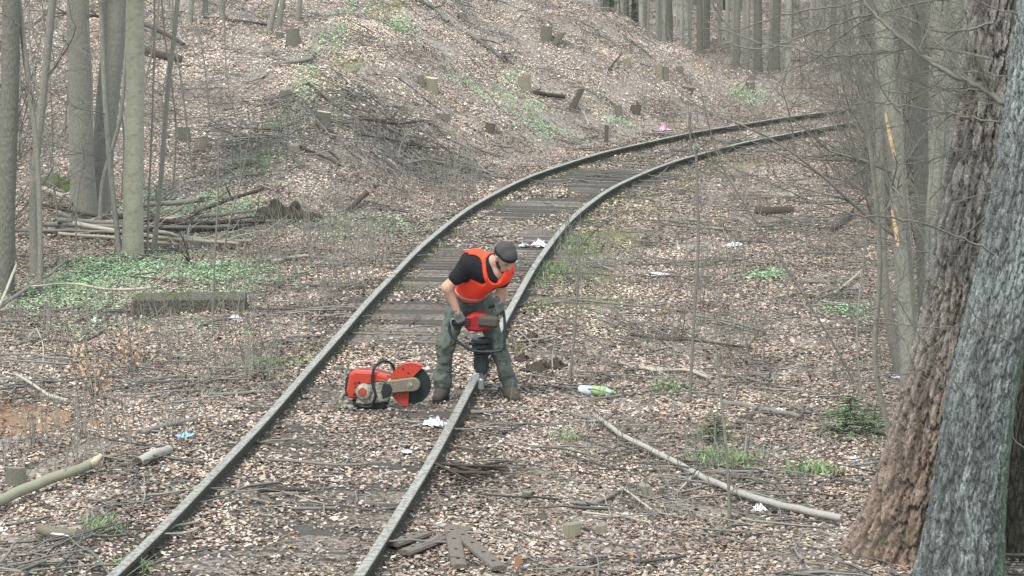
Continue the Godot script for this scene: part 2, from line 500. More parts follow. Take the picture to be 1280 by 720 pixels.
func make_ground() -> void:
	var g := Geo.new()
	var xs := ticks(-160, 170, -8.5, 12.0, 0.16)
	var zs := ticks(-320, 30, -58.0, -9.0, 0.16)
	for z in zs:
		for x in xs:
			var y := lie(x, z)
			var m := near(x, -z)
			var col := Color(1, 1, 1)
			var w := noise.get_noise_2d(x * 6.0, z * 6.0)
			# bare sandy bank scraped open on the left
			var e := exp(-pow((x + 4.35) / 0.75, 2) - pow((z + 19.3) / 0.85, 2)) + w * 0.8
			col = col.lerp(Color(0.92, 0.64, 0.46), smoothstep(0.35, 0.7, e))
			# moss beside the outer rail and on the shoulder of the bank
			var ms := smoothstep(0.5, 0.85, 1.0 - absf(absf(m.x + 1.25) - 0.1) * 1.1 + w * 0.5) * smoothstep(13, 16, m.y) * (1.0 - smoothstep(29, 34, m.y))
			ms = maxf(ms, smoothstep(0.62, 0.9, exp(-pow((x + 2.9 + (z + 38.0) * 0.12) / 0.55, 2)) + w * 0.5) * smoothstep(33, 35, -z) * (1.0 - smoothstep(44, 46, -z)))
			# cinders and old timber dust between and beside the rails
			col = col.lerp(Color(0.52, 0.51, 0.49), (1.0 - smoothstep(1.2, 1.7, absf(m.x))) * (0.75 + w))
			col = col.lerp(Color(0.62, 0.80, 0.26), ms * 0.55)
			g.add(Vector3(x, y, z), Vector3.UP, col)
	var nx := xs.size()
	for j in zs.size() - 1:
		for k in nx - 1:
			var a := j * nx + k
			g.tri(a, a + 1, a + nx + 1); g.tri(a, a + nx + 1, a + nx)
	for j in zs.size():
		for k in nx:
			var a := j * nx + k
			var dx := g.v[j * nx + mini(k + 1, nx - 1)] - g.v[j * nx + maxi(k - 1, 0)]
			var dz := g.v[mini(j + 1, zs.size() - 1) * nx + k] - g.v[maxi(j - 1, 0) * nx + k]
			g.n[a] = dz.cross(dx).normalized()
	meta(part("ground", g.mesh(), M.ground), "", "", "", "structure")

func rail_piece(m: float, s0: float, s1: float, parent: Node3D) -> void:
	var head := [Vector2(-0.030, 0.130), Vector2(-0.035, 0.124), Vector2(-0.034, 0.094), Vector2(-0.010, 0.080), Vector2(-0.008, 0.028), Vector2(-0.058, 0.012), Vector2(-0.060, 0.0), Vector2(0.060, 0.0), Vector2(0.058, 0.012), Vector2(0.008, 0.028), Vector2(0.010, 0.080), Vector2(0.034, 0.094), Vector2(0.035, 0.124), Vector2(0.030, 0.130)]
	var top := Geo.new()
	var side := Geo.new()
	var n := int((s1 - s0) / 0.4) + 1
	for j in n:
		var rows := []
		for e in 2:
			var s := lerpf(s0, s1, float(j + e) / n)
			var h := head_at(s)
			var row := []
			for p in head: row.append(line_at(s, m, p.y) + Vector3(cos(h), 0, sin(h)) * p.x + Vector3(0, 0.004 * sin(s * 1.7 + m * 3.0), 0))
			rows.append(row)
		for k in head.size():
			var k2 := (k + 1) % head.size()
			var a: Vector2 = head[k]
			var b: Vector2 = head[k2]
			var h := head_at(lerpf(s0, s1, (j + 0.5) / n))
			var nn := (Vector3(cos(h), 0, sin(h)) * (a.y - b.y) + Vector3.UP * (b.x - a.x)).normalized()
			(top if k in [0, 12, 13] else side).face([rows[0][k], rows[1][k], rows[1][k2], rows[0][k2]], -nn if k == 13 and nn.y < 0 else nn)
	for e in 2:
		var h := head_at(s1 if e else s0)
		var f := Vector3(sin(h), 0, -cos(h)) * (1.0 if e else -1.0)
		var c := line_at(s1 if e else s0, m)
		var u := Vector3(cos(h), 0, sin(h))
		side.face([c + u * -0.034 + Vector3.UP * 0.094, c + u * 0.034 + Vector3.UP * 0.094, c + u * 0.035 + Vector3.UP * 0.13, c + u * -0.035 + Vector3.UP * 0.13], f)
		side.face([c + u * -0.009, c + u * 0.009, c + u * 0.009 + Vector3.UP * 0.094, c + u * -0.009 + Vector3.UP * 0.094], f)
	var mesh := top.mesh()
	var sm := side.mesh()
	mesh.add_surface_from_arrays(Mesh.PRIMITIVE_TRIANGLES, sm.surface_get_arrays(0))
	var o := MeshInstance3D.new()
	o.mesh = mesh
	mesh.surface_set_material(0, M.rail_head)
	mesh.surface_set_material(1, M.rail_side)
	o.name = "rail"
	parent.add_child(o, true)

func make_line() -> void:
	var t := thing("railway_track", "single railway track on old timber sleepers curving away to the right", "railway track")
	var joints := {0.7525: [-8.0, 1.62, 16.3, 22.2, 31.0, 45.0, 74.0], -0.7525: [-8.0, 2.3, 9.15, 21.6, 26.5, 36.0, 74.0]}
	for m in joints:
		for j in joints[m].size() - 1: rail_piece(m, joints[m][j] + 0.004, joints[m][j + 1] - 0.004, t)
	var kinds := []
	for k in 5:
		var g := Geo.new()
		# a weathered timber: its top split into three ridges with cracks between them
		var w := 0.0
		var cuts := [0.0, rng.randf_range(0.06, 0.09), rng.randf_range(0.13, 0.17), 0.24]
		for q in 3:
			var a: float = cuts[q]
			var b: float = cuts[q + 1]
			g.box(Vector3(rng.randf_range(-0.03, 0.03), -0.05 + rng.randf_range(-0.008, 0.006), (a + b) / 2 - 0.12), Vector3(2.36 + rng.randf_range(-0.08, 0.08), 0.13, b - a - 0.012), 0.012)
		g.box(Vector3(0, -0.075, 0), Vector3(2.3, 0.1, 0.22), 0.0)
		kinds.append(g.mesh())
	var sp_mesh := Geo.new()
	sp_mesh.box(Vector3(0, 0.006, 0), Vector3(0.19, 0.014, 0.16), 0.004)
	for q in [-1, 1]:
		sp_mesh.lathe(Vector3(0.075 * q, 0.01, 0.045 * q), Vector3.UP, [Vector2(0.022, 0), Vector2(0.022, 0.012), Vector2(0.012, 0.016), Vector2(0.012, 0.034), Vector2(0, 0.036)], 8)
	var plate := sp_mesh.mesh()
	var s := -4.0
	while s < 58.0:
		var o := MeshInstance3D.new()
		o.mesh = kinds[rng.randi() % kinds.size()]
		o.material_override = M.sleeper
		o.name = "sleeper"
		o.position = line_at(s, rng.randf_range(-0.04, 0.04), -0.006 + rng.randf_range(-0.012, 0.012) - (0.004 if s < 15.5 else 0.0))
		o.rotation.y = -head_at(s) + rng.randf_range(-0.03, 0.03)
		t.add_child(o, true)
		if s < 40.0:
			for m in [-0.7525, 0.7525]:
				var p := MeshInstance3D.new()
				p.mesh = plate
				p.material_override = M.rail_side
				p.name = "tie_plate"
				o.add_child(p, true)
				p.position = Vector3(-m, 0.012, 0)
				p.scale = Vector3(1, 0.6, 1)
		s += 0.62 if s < 15.5 or s > 29.0 else 0.43

func leaf_shape(g: Geo, p: Vector3, ln: float, bas: Basis, curl: float, col: Color) -> void:
	var w := ln * rng.randf_range(0.26, 0.40)
	var a := g.v.size()
	var up := bas.y
	for q in [Vector3(0, 0.25 * curl, -0.5), Vector3(0, 0, 0.0), Vector3(0, 0.35 * curl, 0.5)]: g.add(p + bas * (q * ln), up, col)
	for q in [Vector3(-w, curl * ln * 0.35, -0.05 * ln), Vector3(w, curl * ln * 0.35, 0.05 * ln)]: g.add(p + bas * q, up, col)
	for t in [[0, 1, 3], [3, 1, 2], [0, 4, 1], [1, 4, 2]]: g.tri(a + t[0], a + t[1], a + t[2])

func leaf_colour(pale: float) -> Color:
	var r := rng.randf()
	var c: Color
	if r < 0.38: c = c8(173, 156, 143)
	elif r < 0.64: c = c8(156, 137, 122)
	elif r < 0.80: c = c8(130, 111, 97)
	elif r < 0.89: c = c8(102, 86, 75)
	elif r < 0.89 + pale: c = c8(200, 191, 182)
	else: c = c8(156, 123, 98)
	c = c.srgb_to_linear()
	return c * rng.randf_range(0.82, 1.12)

func make_litter() -> void:
	var clumps := []
	for k in 10:
		var g := Geo.new()
		for j in 125:
			var a := rng.randf() * TAU
			var r := sqrt(rng.randf()) * 0.33
			var tilt := rng.randf_range(-0.30, 0.30) if rng.randf() < 0.88 else rng.randf_range(-1.2, 1.2)
			var bas := Basis(Vector3.UP, rng.randf() * TAU) * Basis(Vector3.RIGHT, tilt) * Basis(Vector3.BACK, rng.randf_range(-0.5, 0.5))
			leaf_shape(g, Vector3(cos(a) * r, rng.randf_range(0.004, 0.022), sin(a) * r), rng.randf_range(0.020, 0.041) * (1.6 if rng.randf() < 0.12 else 1.0), bas, rng.randf_range(-0.5, 0.9), leaf_colour(0.10 if k > 4 else 0.04))
		clumps.append(g.mesh())
	var spots := []
	for k in clumps.size(): spots.append([])
	var tints := []
	for k in clumps.size(): tints.append([])
	for ring in [[11.0, 20.0, 19.0], [20.0, 34.0, 16.0], [34.0, 56.0, 13.0], [56.0, 100.0, 1.6]]:
		var area: float = 0.5 * 0.56 * (ring[1] * ring[1] - ring[0] * ring[0])
		for j in int(area * ring[2]):
			var d := sqrt(lerpf(ring[0] * ring[0], ring[1] * ring[1], rng.randf()))
			var x := rng.randf_range(-0.28, 0.28) * d
			var m := near(x, d)
			var w := noise.get_noise_2d(x * 5.0, d * 5.0)
			var keep := 1.0 + w * 0.35
			if m.x > 2.5: keep = 1.0
			if absf(m.x) < 0.82: keep = (0.58 if m.y < 14.0 else (0.16 if m.y < 28.0 else 0.42)) + w * 0.5
			if absf(m.x) < 1.3 and m.y < 14.0 and fposmod(m.y + 4.12, 0.62) < 0.26: keep *= 0.62
			if m.x < -0.8 and m.x > -1.8 and m.y > 14.0 and m.y < 30.0: keep = 0.5 + w
			keep *= 1.0 - 0.9 * smoothstep(0.4, 0.7, exp(-pow((x + 4.35) / 0.75, 2) - pow((d - 19.3) / 0.85, 2)))
			if rng.randf() > keep: continue
			var up := slope(x, -d) if absf(m.x) > 1.3 else Vector3.UP
			var bas := Basis(Quaternion(Vector3.UP, up)) * Basis(Vector3.UP, rng.randf() * TAU)
			var size := rng.randf_range(0.8, 1.15) * (1.6 if d > 56.0 else 1.0)
			var k := rng.randi() % 5 + (5 if lie(x, -d) > 0.25 and d < 56.0 and rng.randf() < 0.8 else 0)
			spots[k].append(Transform3D(bas.scaled(Vector3.ONE * size), at(x, -d, 0.004 + (0.02 if m.x > 2.5 else 0.0))))
			var b := rng.randf_range(0.84, 1.10) * (1.0 + 0.5 * w)
			var hill := smoothstep(0.2, 1.0, lie(x, -d)) if d < 56.0 else 0.0
			tints[k].append(Color(b, b * rng.randf_range(0.96, 1.02), b * rng.randf_range(0.94, 1.03)) * (1.0 + 0.24 * hill) * (1.0 + 0.7 * noise.get_noise_2d(x * 14.0 + 300.0, d * 9.0) - 0.10 * hill * absf(noise.get_noise_2d(x * 30.0, d * 30.0))))
	scatter("leaf_litter", clumps, spots, tints, M.leaf, "brown and beige fallen leaves covering the ground and the bank", "fallen leaves")

func scatter(called: String, shapes: Array, spots: Array, tints: Array, m: Material, label: String, category: String) -> void:
	var o := thing(called, label, category)
	meta(o, "", "", "", "stuff")
	for k in shapes.size():
		if spots[k].is_empty(): continue
		var mm := MultiMesh.new()
		mm.transform_format = MultiMesh.TRANSFORM_3D
		mm.use_colors = true
		mm.mesh = shapes[k]
		mm.instance_count = spots[k].size()
		for j in spots[k].size():
			mm.set_instance_transform(j, spots[k][j])
			mm.set_instance_color(j, tints[k][j])
		var i := MultiMeshInstance3D.new()
		i.multimesh = mm
		i.material_override = m
		i.name = "litter" if called == "leaf_litter" else "tufts"
		i.set_meta("kind", "stuff")
		o.add_child(i, true)

# small twigs lying about, dry upright stalks, green ground plants, moss
func make_undergrowth() -> void:
	var lying := []
	for k in 8:
		var g := Geo.new()
		for j in 3:
			var p := Vector3(rng.randf_range(-0.25, 0.25), 0.02, rng.randf_range(-0.25, 0.25))
			var a := rng.randf() * TAU
			var pts := [p]
			for q in 4:
				a += rng.randf_range(-0.4, 0.4)
				p += Vector3(cos(a), rng.randf_range(-0.12, 0.2), sin(a)) * rng.randf_range(0.06, 0.16)
				p.y = maxf(p.y, 0.01)
				pts.append(p)
			var r := rng.randf_range(0.003, 0.008)
			g.tube(pts, [r, r, r * 0.8, r * 0.6, r * 0.3], 4, false, 0.0, Color.WHITE * rng.randf_range(0.4, 1.2))
		lying.append(g.mesh())
	var spots := []
	var tints := []
	for k in 8:
		spots.append([]); tints.append([])
	for j in 3700:
		var d := sqrt(lerpf(121.0, 56.0 * 56.0, pow(rng.randf(), 1.3)))
		var x := rng.randf_range(-0.26, 0.26) * d
		var m := near(x, d)
		if j % 10 == 0:   # brushwood lies thick on the lower bank
			var c: Vector2 = [Vector2(-2.067, -36.366), Vector2(-1.336, -36.257), Vector2(-2.712, -36.96), Vector2(-3.544, -34.763), Vector2(3.364, -45.837)][(j / 6) % 5]
			x = c.x + rng.randfn(0, 0.5); d = -c.y + rng.randfn(0, 0.9)
			m = near(x, d)
		if absf(m.x) < 1.0 and rng.randf() < 0.75: continue
		var k := rng.randi() % 8
		spots[k].append(Transform3D(Basis(Quaternion(Vector3.UP, slope(x, -d))) * Basis(Vector3.UP, rng.randf() * TAU).scaled(Vector3.ONE * rng.randf_range(0.7, 1.8)), at(x, -d)))
		tints[k].append(Color.WHITE * rng.randf_range(0.55, 1.2))
	scatter("scattered_twigs", lying, spots, tints, M.twig, "thin dead twigs scattered over the leaf litter", "twigs")
	# stalks
	var stalks := []
	for k in 6:
		var g := Geo.new()
		for j in 3:
			var p := Vector3(rng.randf_range(-0.12, 0.12), -0.02, rng.randf_range(-0.12, 0.12))
			var lean := Vector3(rng.randf_range(-0.25, 0.25), 1, rng.randf_range(-0.25, 0.25))
			var pts := [p]
			var hgt := rng.randf_range(0.25, 0.9)
			for q in 5:
				p += lean * hgt / 5.0
				lean += Vector3(rng.randf_range(-0.15, 0.15), -0.06, rng.randf_range(-0.15, 0.15))
				pts.append(p)
			g.tube(pts, [0.004, 0.0036, 0.0032, 0.0028, 0.0024, 0.0016], 4, false, 0.0, Color(1, 0.96, 0.9) * rng.randf_range(0.7, 1.25))
			if rng.randf() < 0.6:
				var b: Vector3 = pts[3]
				var s := Vector3(rng.randf_range(-0.7, 0.7), 0.8, rng.randf_range(-0.7, 0.7)) * hgt * 0.25
				g.tube([b, b + s * 0.6, b + s + Vector3(0, 0.03, 0)], [0.003, 0.0025, 0.0015], 3, false, 0.0, Color(1, 0.96, 0.9))
		stalks.append(g.mesh())
	spots = []
	tints = []
	for k in 6:
		spots.append([]); tints.append([])
	var fields := [[-1.932, -27.263, 1.9, 2.6, 150], [-2.832, -30.04, 1.2, 1.6, 90], [-3.14, -23.764, 1.2, 0.8, 18], [-1.128, -33.584, 1.2, 1.4, 50], [-4.338, -23.261, 1.6, 2.2, 50], [1.349, -26.647, 1.6, 3.0, 60], [2.075, -23.548, 2.0, 3.0, 70], [0.827, -27.221, 0.35, 2.2, 12], [-3.396, -18.419, 1.0, 1.0, 40], [1.443, -17.57, 1.4, 1.5, 30], [-1.893, -35.343, 1.6, 1.6, 60], [3.658, -30.183, 2.6, 5.0, 90], [-2.448, -21.192, 0.9, 1.2, 40], [3.334, -45.41, 3.0, 1.6, 50]]
	for f in fields:
		for j in f[4]:
			var x: float = f[0] + rng.randfn(0, 1) * f[2] * 0.55
			var z: float = f[1] + rng.randfn(0, 1) * f[3] * 0.55
			if absf(near(x, -z).x) < 1.0: continue
			var k := rng.randi() % 6
			spots[k].append(Transform3D(Basis(Vector3.UP, rng.randf() * TAU).scaled(Vector3(1, rng.randf_range(0.5, 1.2), 1)), at(x, z)))
			tints[k].append(Color.WHITE * rng.randf_range(0.75, 1.15))
	scatter("dry_stalks", stalks, spots, tints, M.twig, "grey dry weed stalks standing in the leaf litter beside the track", "dry stalks")
	# green plants: low leaves and grass blades
	var plants := []
	for k in 6:
		var g := Geo.new()
		for j in 22:
			var a := rng.randf() * TAU
			var r := sqrt(rng.randf()) * 0.16
			var p := Vector3(cos(a) * r, rng.randf_range(0.01, 0.06), sin(a) * r)
			var col := Color(0.20, 0.30, 0.15).lerp(Color(0.36, 0.48, 0.29), rng.randf())
			if k > 3: col = Color(0.12, 0.20, 0.07).lerp(Color(0.22, 0.31, 0.13), rng.randf())
			if k < 4:
				var bas := Basis(Vector3.UP, rng.randf() * TAU) * Basis(Vector3.RIGHT, rng.randf_range(-0.6, 0.6))
				leaf_shape(g, p, rng.randf_range(0.02, 0.042), bas, 0.3, col)
			else:
				var l := Vector3(rng.randf_range(-0.09, 0.09), rng.randf_range(0.03, 0.085), rng.randf_range(-0.06, 0.06))
				p.y = 0
				var w := Vector3(l.z, 0, -l.x).normalized() * 0.004
				g.quad(p - w, p + w, p + l * 0.6 + w * 0.7, p + l * 0.6 - w * 0.7, col)
				g.quad(p + l * 0.6 - w * 0.7, p + l * 0.6 + w * 0.7, p + l + Vector3(l.x, -0.01, l.z) * 0.3, p + l + Vector3(l.x, -0.01, l.z) * 0.3 - w * 0.2, col)
		plants.append(g.mesh())
	var beds := [[-4.027, -27.117, 1.4, 1.7, 320, 0], [-4.821, -26.948, 0.6, 1.2, 90, 0], [-3.25, -27.515, 0.7, 1.0, 60, 0], [-4.338, -31.882, 1.2, 0.6, 110, 0], [-3.849, -30.929, 0.9, 1.0, 60, 0], [-4.995, -25.923, 0.7, 0.9, 80, 0], [0.167, -41.685, 0.5, 1.5, 64, 0], [-0.753, -41.063, 0.35, 0.5, 22, 0], [0.689, -41.213, 0.5, 0.8, 18, 0], [1.566, -17.956, 0.25, 0.35, 14, 4], [2.221, -17.544, 0.2, 0.1, 9, 4], [0.479, -18.704, 0.15, 0.1, 4, 4], [1.365, -20.569, 0.15, 0.2, 4, 4], [-2.759, -15.746, 0.07, 0.06, 4, 4], [-2.357, -14.813, 0.06, 0.04, 2, 4], [-2.158, -21.542, 0.25, 0.35, 8, 4], [0.883, -29.123, 0.35, 1.5, 12, 4], [0.54, -26.639, 0.2, 1.2, 8, 4], [3.666, -17.131, 0.2, 0.4, 30, 4], [3.501, -24.634, 0.25, 0.4, 30, 0], [2.921, -27.038, 0.3, 0.4, 20, 0], [-3.086, -40.399, 0.5, 1.4, 34, 0], [-3.186, -37.519, 0.4, 1.0, 22, 0], [-2.869, -43.257, 0.4, 0.7, 22, 0], [4.673, -47.512, 0.5, 0.4, 24, 0], [1.872, -43.134, 0.4, 0.5, 16, 0], [-3.428, -33.554, 0.35, 0.5, 18, 4], [-4.278, -24.293, 1.2, 1.2, 40, 0], [-1.955, -30.585, 0.9, 1.0, 50, 0], [-3.325, -35.566, 0.5, 0.8, 12, 4], [-1.906, -42.527, 0.4, 0.5, 30, 0]]
	spots = []
	tints = []
	for k in 6:
		spots.append([]); tints.append([])
	for f in beds:
		for j in f[4]:
			var x: float = f[0] + rng.randfn(0, 1) * f[2] * 0.5
			var z: float = f[1] + rng.randfn(0, 1) * f[3] * 0.5
			var k: int = (rng.randi() % 4) if f[5] == 0 else 4 + rng.randi() % 2
			spots[k].append(Transform3D(Basis(Quaternion(Vector3.UP, slope(x, z))) * Basis(Vector3.UP, rng.randf() * TAU).scaled(Vector3.ONE * rng.randf_range(0.7, 1.3)), at(x, z, 0.025)))
			tints[k].append(Color.WHITE * rng.randf_range(0.7, 1.2))
	# grass along the rails
	for j in 260:
		var s := rng.randf_range(12, 34)
		var m: float = [-0.86, -1.0, 0.62][rng.randi() % 3] + rng.randf_range(-0.06, 0.06)
		if noise.get_noise_2d(s * 14.0, m * 4.0) < 0.0: continue
		var p := line_at(s, m, 0.0)
		var k := 4 + rng.randi() % 2
		spots[k].append(Transform3D(Basis(Vector3.UP, rng.randf() * TAU).scaled(Vector3.ONE * rng.randf_range(0.5, 0.9)), p))
		tints[k].append(Color(1.0, 0.85, 0.6) * rng.randf_range(0.55, 1.0))
	scatter("green_ground_plants", plants, spots, tints, M.green, "fresh green ground plants and grass in patches among the leaves", "ground plants")

# ---------------------------------------------------------------- trees
func smooth_path(pts: Array, n: int) -> Array:
	var out := []
	for k in pts.size() - 1:
		var a: Vector3 = pts[maxi(k - 1, 0)]
		var b: Vector3 = pts[k]
		var c: Vector3 = pts[k + 1]
		var e: Vector3 = pts[mini(k + 2, pts.size() - 1)]
		for j in n: out.append(b.cubic_interpolate(c, a, e, float(j) / n))
	out.append(pts[-1])
	return out

func radii_for(n: int, ends: Array) -> Array:
	var out := []
	for j in n:
		var q := float(j) / maxf(1, n - 1) * (ends.size() - 1)
		var a := mini(int(q), ends.size() - 2)
		out.append(lerpf(ends[a], ends[a + 1], q - a))
	return out

# a bare branch that forks into twigs
func spray(g: Geo, p: Vector3, dir: Vector3, ln: float, r: float, depth: int, droop := 0.0) -> void:
	var pts := [p]
	var n := 5
	var d := dir.normalized()
	for k in n:
		d = (d + Vector3(rng.randf_range(-1, 1), rng.randf_range(-1, 1) - droop, rng.randf_range(-1, 1)) * 0.17).normalized()
		p += d * ln / n
		pts.append(p)
	g.tube(pts, radii_for(n + 1, [r, r * 0.8, r * 0.45]), 5 if r > 0.01 else 3, false)
	if depth <= 0: return
	for k in range(1, n + 1):
		for q in (2 if depth > 1 else 1):
			if rng.randf() < 0.25: continue
			var side := d.cross(Vector3(rng.randf_range(-1, 1), rng.randf_range(-1, 1), rng.randf_range(-1, 1))).normalized()
			spray(g, pts[k], (((pts[k] as Vector3) - (pts[k - 1] as Vector3)).normalized() + side * rng.randf_range(0.5, 1.0)), ln * rng.randf_range(0.35, 0.6), r * 0.5, depth - 1, droop)

# trunk along the given points, carried on upwards out of sight, with a bare crown
func tree(called: String, label: String, category: String, pts: Array, ends: Array, bark: Material, group := "", limbs := 7, low := 2.2, extra := 5.0, flare := 1.35) -> Node3D:
	var base := at(pts[0].x, pts[0].z)
	var t := thing(called, label, category, base, 0.0, group)
	var loc := [Vector3(0, -0.15, 0)]
	for p in pts: loc.append((p as Vector3) - base)
	var a: Vector3 = loc[-1]
	var d: Vector3 = (a - (loc[-2] as Vector3)).normalized()
	for k in 4:
		d = (d + Vector3(rng.randf_range(-0.08, 0.08), 0.2, rng.randf_range(-0.08, 0.08))).normalized()
		a += d * extra / 4
		loc.append(a)
	var path := smooth_path(loc, 5)
	var rs := ends.duplicate()
	rs.append(ends[-1] * 0.55)
	var rad := radii_for(path.size(), rs)
	for k in path.size():
		var y: float = path[k].y
		rad[k] *= 1.0 + (flare - 1.0) * exp(-maxf(y, 0.0) / (2.2 * ends[0] + 0.05))
	var g := Geo.new()
	g.tube(path, rad, 14 if ends[0] > 0.06 else 8, true, 0.10, Color.WHITE, 1.0, noise)
	part("trunk", g.mesh(), bark, t)
	var b := Geo.new()
	for k in limbs:
		var q := -1
		for tries in 12:
			q = rng.randi_range(3, path.size() - 2)
			if path[q].y > low: break
		if path[q].y < low * 0.6: continue
		var ang := rng.randf() * TAU
		spray(b, path[q], Vector3(cos(ang), rng.randf_range(0.0, 0.8), sin(ang)), rng.randf_range(0.8, 1.9) * minf(1.0, 0.4 + ends[0] * 6.0), clampf(rad[q] * 0.24, 0.005, 0.02), 2)
	if b.v.size(): meta(part("branches", b.mesh(), M.bough, t), "", "", "", "stuff")
	return t

# a heavy trunk whose bark is modelled: fissures sunk between raised plates
func old_trunk(called: String, label: String, pts: Array, ends: Array, plates: float, sink: float, low_c: Array, high_c: Array, fissure: Color, lichen: float, flare: float, lean_root: float) -> Node3D:
	var base := at(pts[0].x, pts[0].z)
	var t := thing(called, label, "tree", base)
	var loc := [Vector3(0, -0.25, 0)]
	for p in pts: loc.append((p as Vector3) - base)
	var a: Vector3 = loc[-1]
	for k in 4:
		a += ((loc[-1] as Vector3) - (loc[-3] as Vector3)).normalized().lerp(Vector3.UP, 0.3) * 1.6
		loc.append(a)
	var path := smooth_path(loc, 8)
	var curve := []
	var total := 0.0
	for k in path.size():
		if k: total += path[k].distance_to(path[k - 1])
		curve.append(total)
	var cell := FastNoiseLite.new()
	cell.noise_type = FastNoiseLite.TYPE_CELLULAR
	cell.frequency = 1.0
	cell.cellular_return_type = FastNoiseLite.RETURN_DISTANCE2_SUB
	cell.cellular_jitter = 1.0
	cell.domain_warp_enabled = true
	cell.domain_warp_amplitude = 0.5
	cell.domain_warp_frequency = 1.4
	cell.fractal_type = FastNoiseLite.FRACTAL_NONE
	var tone := FastNoiseLite.new()
	tone.noise_type = FastNoiseLite.TYPE_CELLULAR
	tone.frequency = 1.0
	tone.cellular_return_type = FastNoiseLite.RETURN_CELL_VALUE
	tone.cellular_jitter = 1.0
	tone.domain_warp_enabled = true
	tone.domain_warp_amplitude = 0.5
	tone.domain_warp_frequency = 1.4
	tone.fractal_type = FastNoiseLite.FRACTAL_NONE
	var g := Geo.new()
	var rows := []
	var s := 0.0
	while s < total:
		rows.append(s)
		s += 0.013 if s < 3.9 else 0.06
	var seg := 200
	var k := 0
	for row in rows:
		while k < path.size() - 2 and curve[k + 1] < row: k += 1
		var f: float = (row - curve[k]) / maxf(curve[k + 1] - curve[k], 1e-5)
		var c: Vector3 = (path[k] as Vector3).lerp(path[k + 1], f)
		var q: float = row / total * (ends.size() - 1)
		var e := mini(int(q), ends.size() - 2)
		var r: float = lerpf(ends[e], ends[e + 1], q - e)
		var hgt := maxf(c.y, 0.0)
		for j in seg:
			var ang := TAU * j / seg
			var o := Vector3(cos(ang), 0, sin(ang))
			var root := (flare - 1.0) * exp(-hgt / 0.3) * (0.75 + 0.35 * cos(ang * 4.0 + 0.7) + 0.2 * cos(ang * 7.0 + 2.0)) + lean_root * exp(-hgt / 0.45) * pow(maxf(0.0, cos(ang - PI * 0.93)), 3.0)
			var rr := r * (1.0 + root + 0.05 * noise.get_noise_3dv(c * 5.0 + o * 3.0))
			var sp3 := Vector3(o.x * r * plates, row * plates * 0.22, o.z * r * plates)
			var f2 := cell.get_noise_3dv(sp3) + 1.0
			var f3 := cell.get_noise_3dv(sp3 * 2.7 + Vector3(7, 3, 1)) + 1.0
			var deep := 1.0 - smoothstep(0.02, 0.24, f2)
			var crack := (1.0 - smoothstep(0.02, 0.20, f3)) * 0.45
			var fine := noise.get_noise_3dv(Vector3(o.x * r * 60, row * 22, o.z * r * 60) * 3.0) + 0.7 * noise.get_noise_3dv(Vector3(o.x * r * 260, row * 130, o.z * r * 260) * 3.0)
			var tv := clampf(0.5 + 0.5 * (0.6 * tone.get_noise_3dv(sp3) + 0.7 * tone.get_noise_3dv(sp3 * 2.7 + Vector3(7, 3, 1))), 0, 1)
			rr += sink * (0.55 * tv + 0.35 * fine - deep - crack)
			deep = maxf(deep, crack)
			var mixh := clampf(hgt / 2.2 + 0.25 * noise.get_noise_3dv(c * 6.0 + o * 6.0), 0, 1)
			var col: Color = (low_c[0] as Color).lerp(low_c[1], tv).lerp((high_c[0] as Color).lerp(high_c[1], tv), mixh)
			col = col * (1.0 + 0.35 * fine)
			col = col.lerp(fissure, deep * 0.8)
			if lichen > 0.0:
				var li := noise.get_noise_3dv(Vector3(o.x * 9, row * 5.5, o.z * 9) * 3.0) + 0.5 * noise.get_noise_3dv(Vector3(o.x * 30, row * 26, o.z * 30) * 3.0)
				col = col.lerp(Color(0.46, 0.50, 0.46), smoothstep(0.26, 0.42, li + lichen * 0.14 * mixh) * (1.0 - deep * 0.7) * 0.8)
				col = col * (1.0 + 0.5 * noise.get_noise_3dv(Vector3(o.x * 3, row * 2.0, o.z * 3) * 4.0))
				# green algae on the side that faces away to the right
				col = col.lerp(Color(0.14, 0.20, 0.11), smoothstep(0.75, 1.0, cos(ang - 0.25) + 0.2 * fine) * 0.7)
			else:
				col = col.lerp(Color(0.16, 0.17, 0.06), smoothstep(0.25, 0.5, noise.get_noise_3dv(Vector3(o.x * 5, row * 6, o.z * 5) * 4.0)) * exp(-hgt / 0.5) * 0.7)
			g.add(c + o * rr, o, col)
	for j in rows.size() - 1:
		for q in seg:
			var x := j * seg + q
			var y := j * seg + (q + 1) % seg
			g.tri(x, y, y + seg); g.tri(x, y + seg, x + seg)
	for j in rows.size():
		for q in seg:
			var u := g.v[j * seg + (q + 1) % seg] - g.v[j * seg + (q + seg - 1) % seg]
			var w := g.v[mini(j + 1, rows.size() - 1) * seg + q] - g.v[maxi(j - 1, 0) * seg + q]
			var nn := u.cross(w).normalized()
			if nn.dot(g.n[j * seg + q]) < 0: nn = -nn
			g.n[j * seg + q] = nn
	part("trunk", g.mesh(), M.bark_rough, t)
	return t

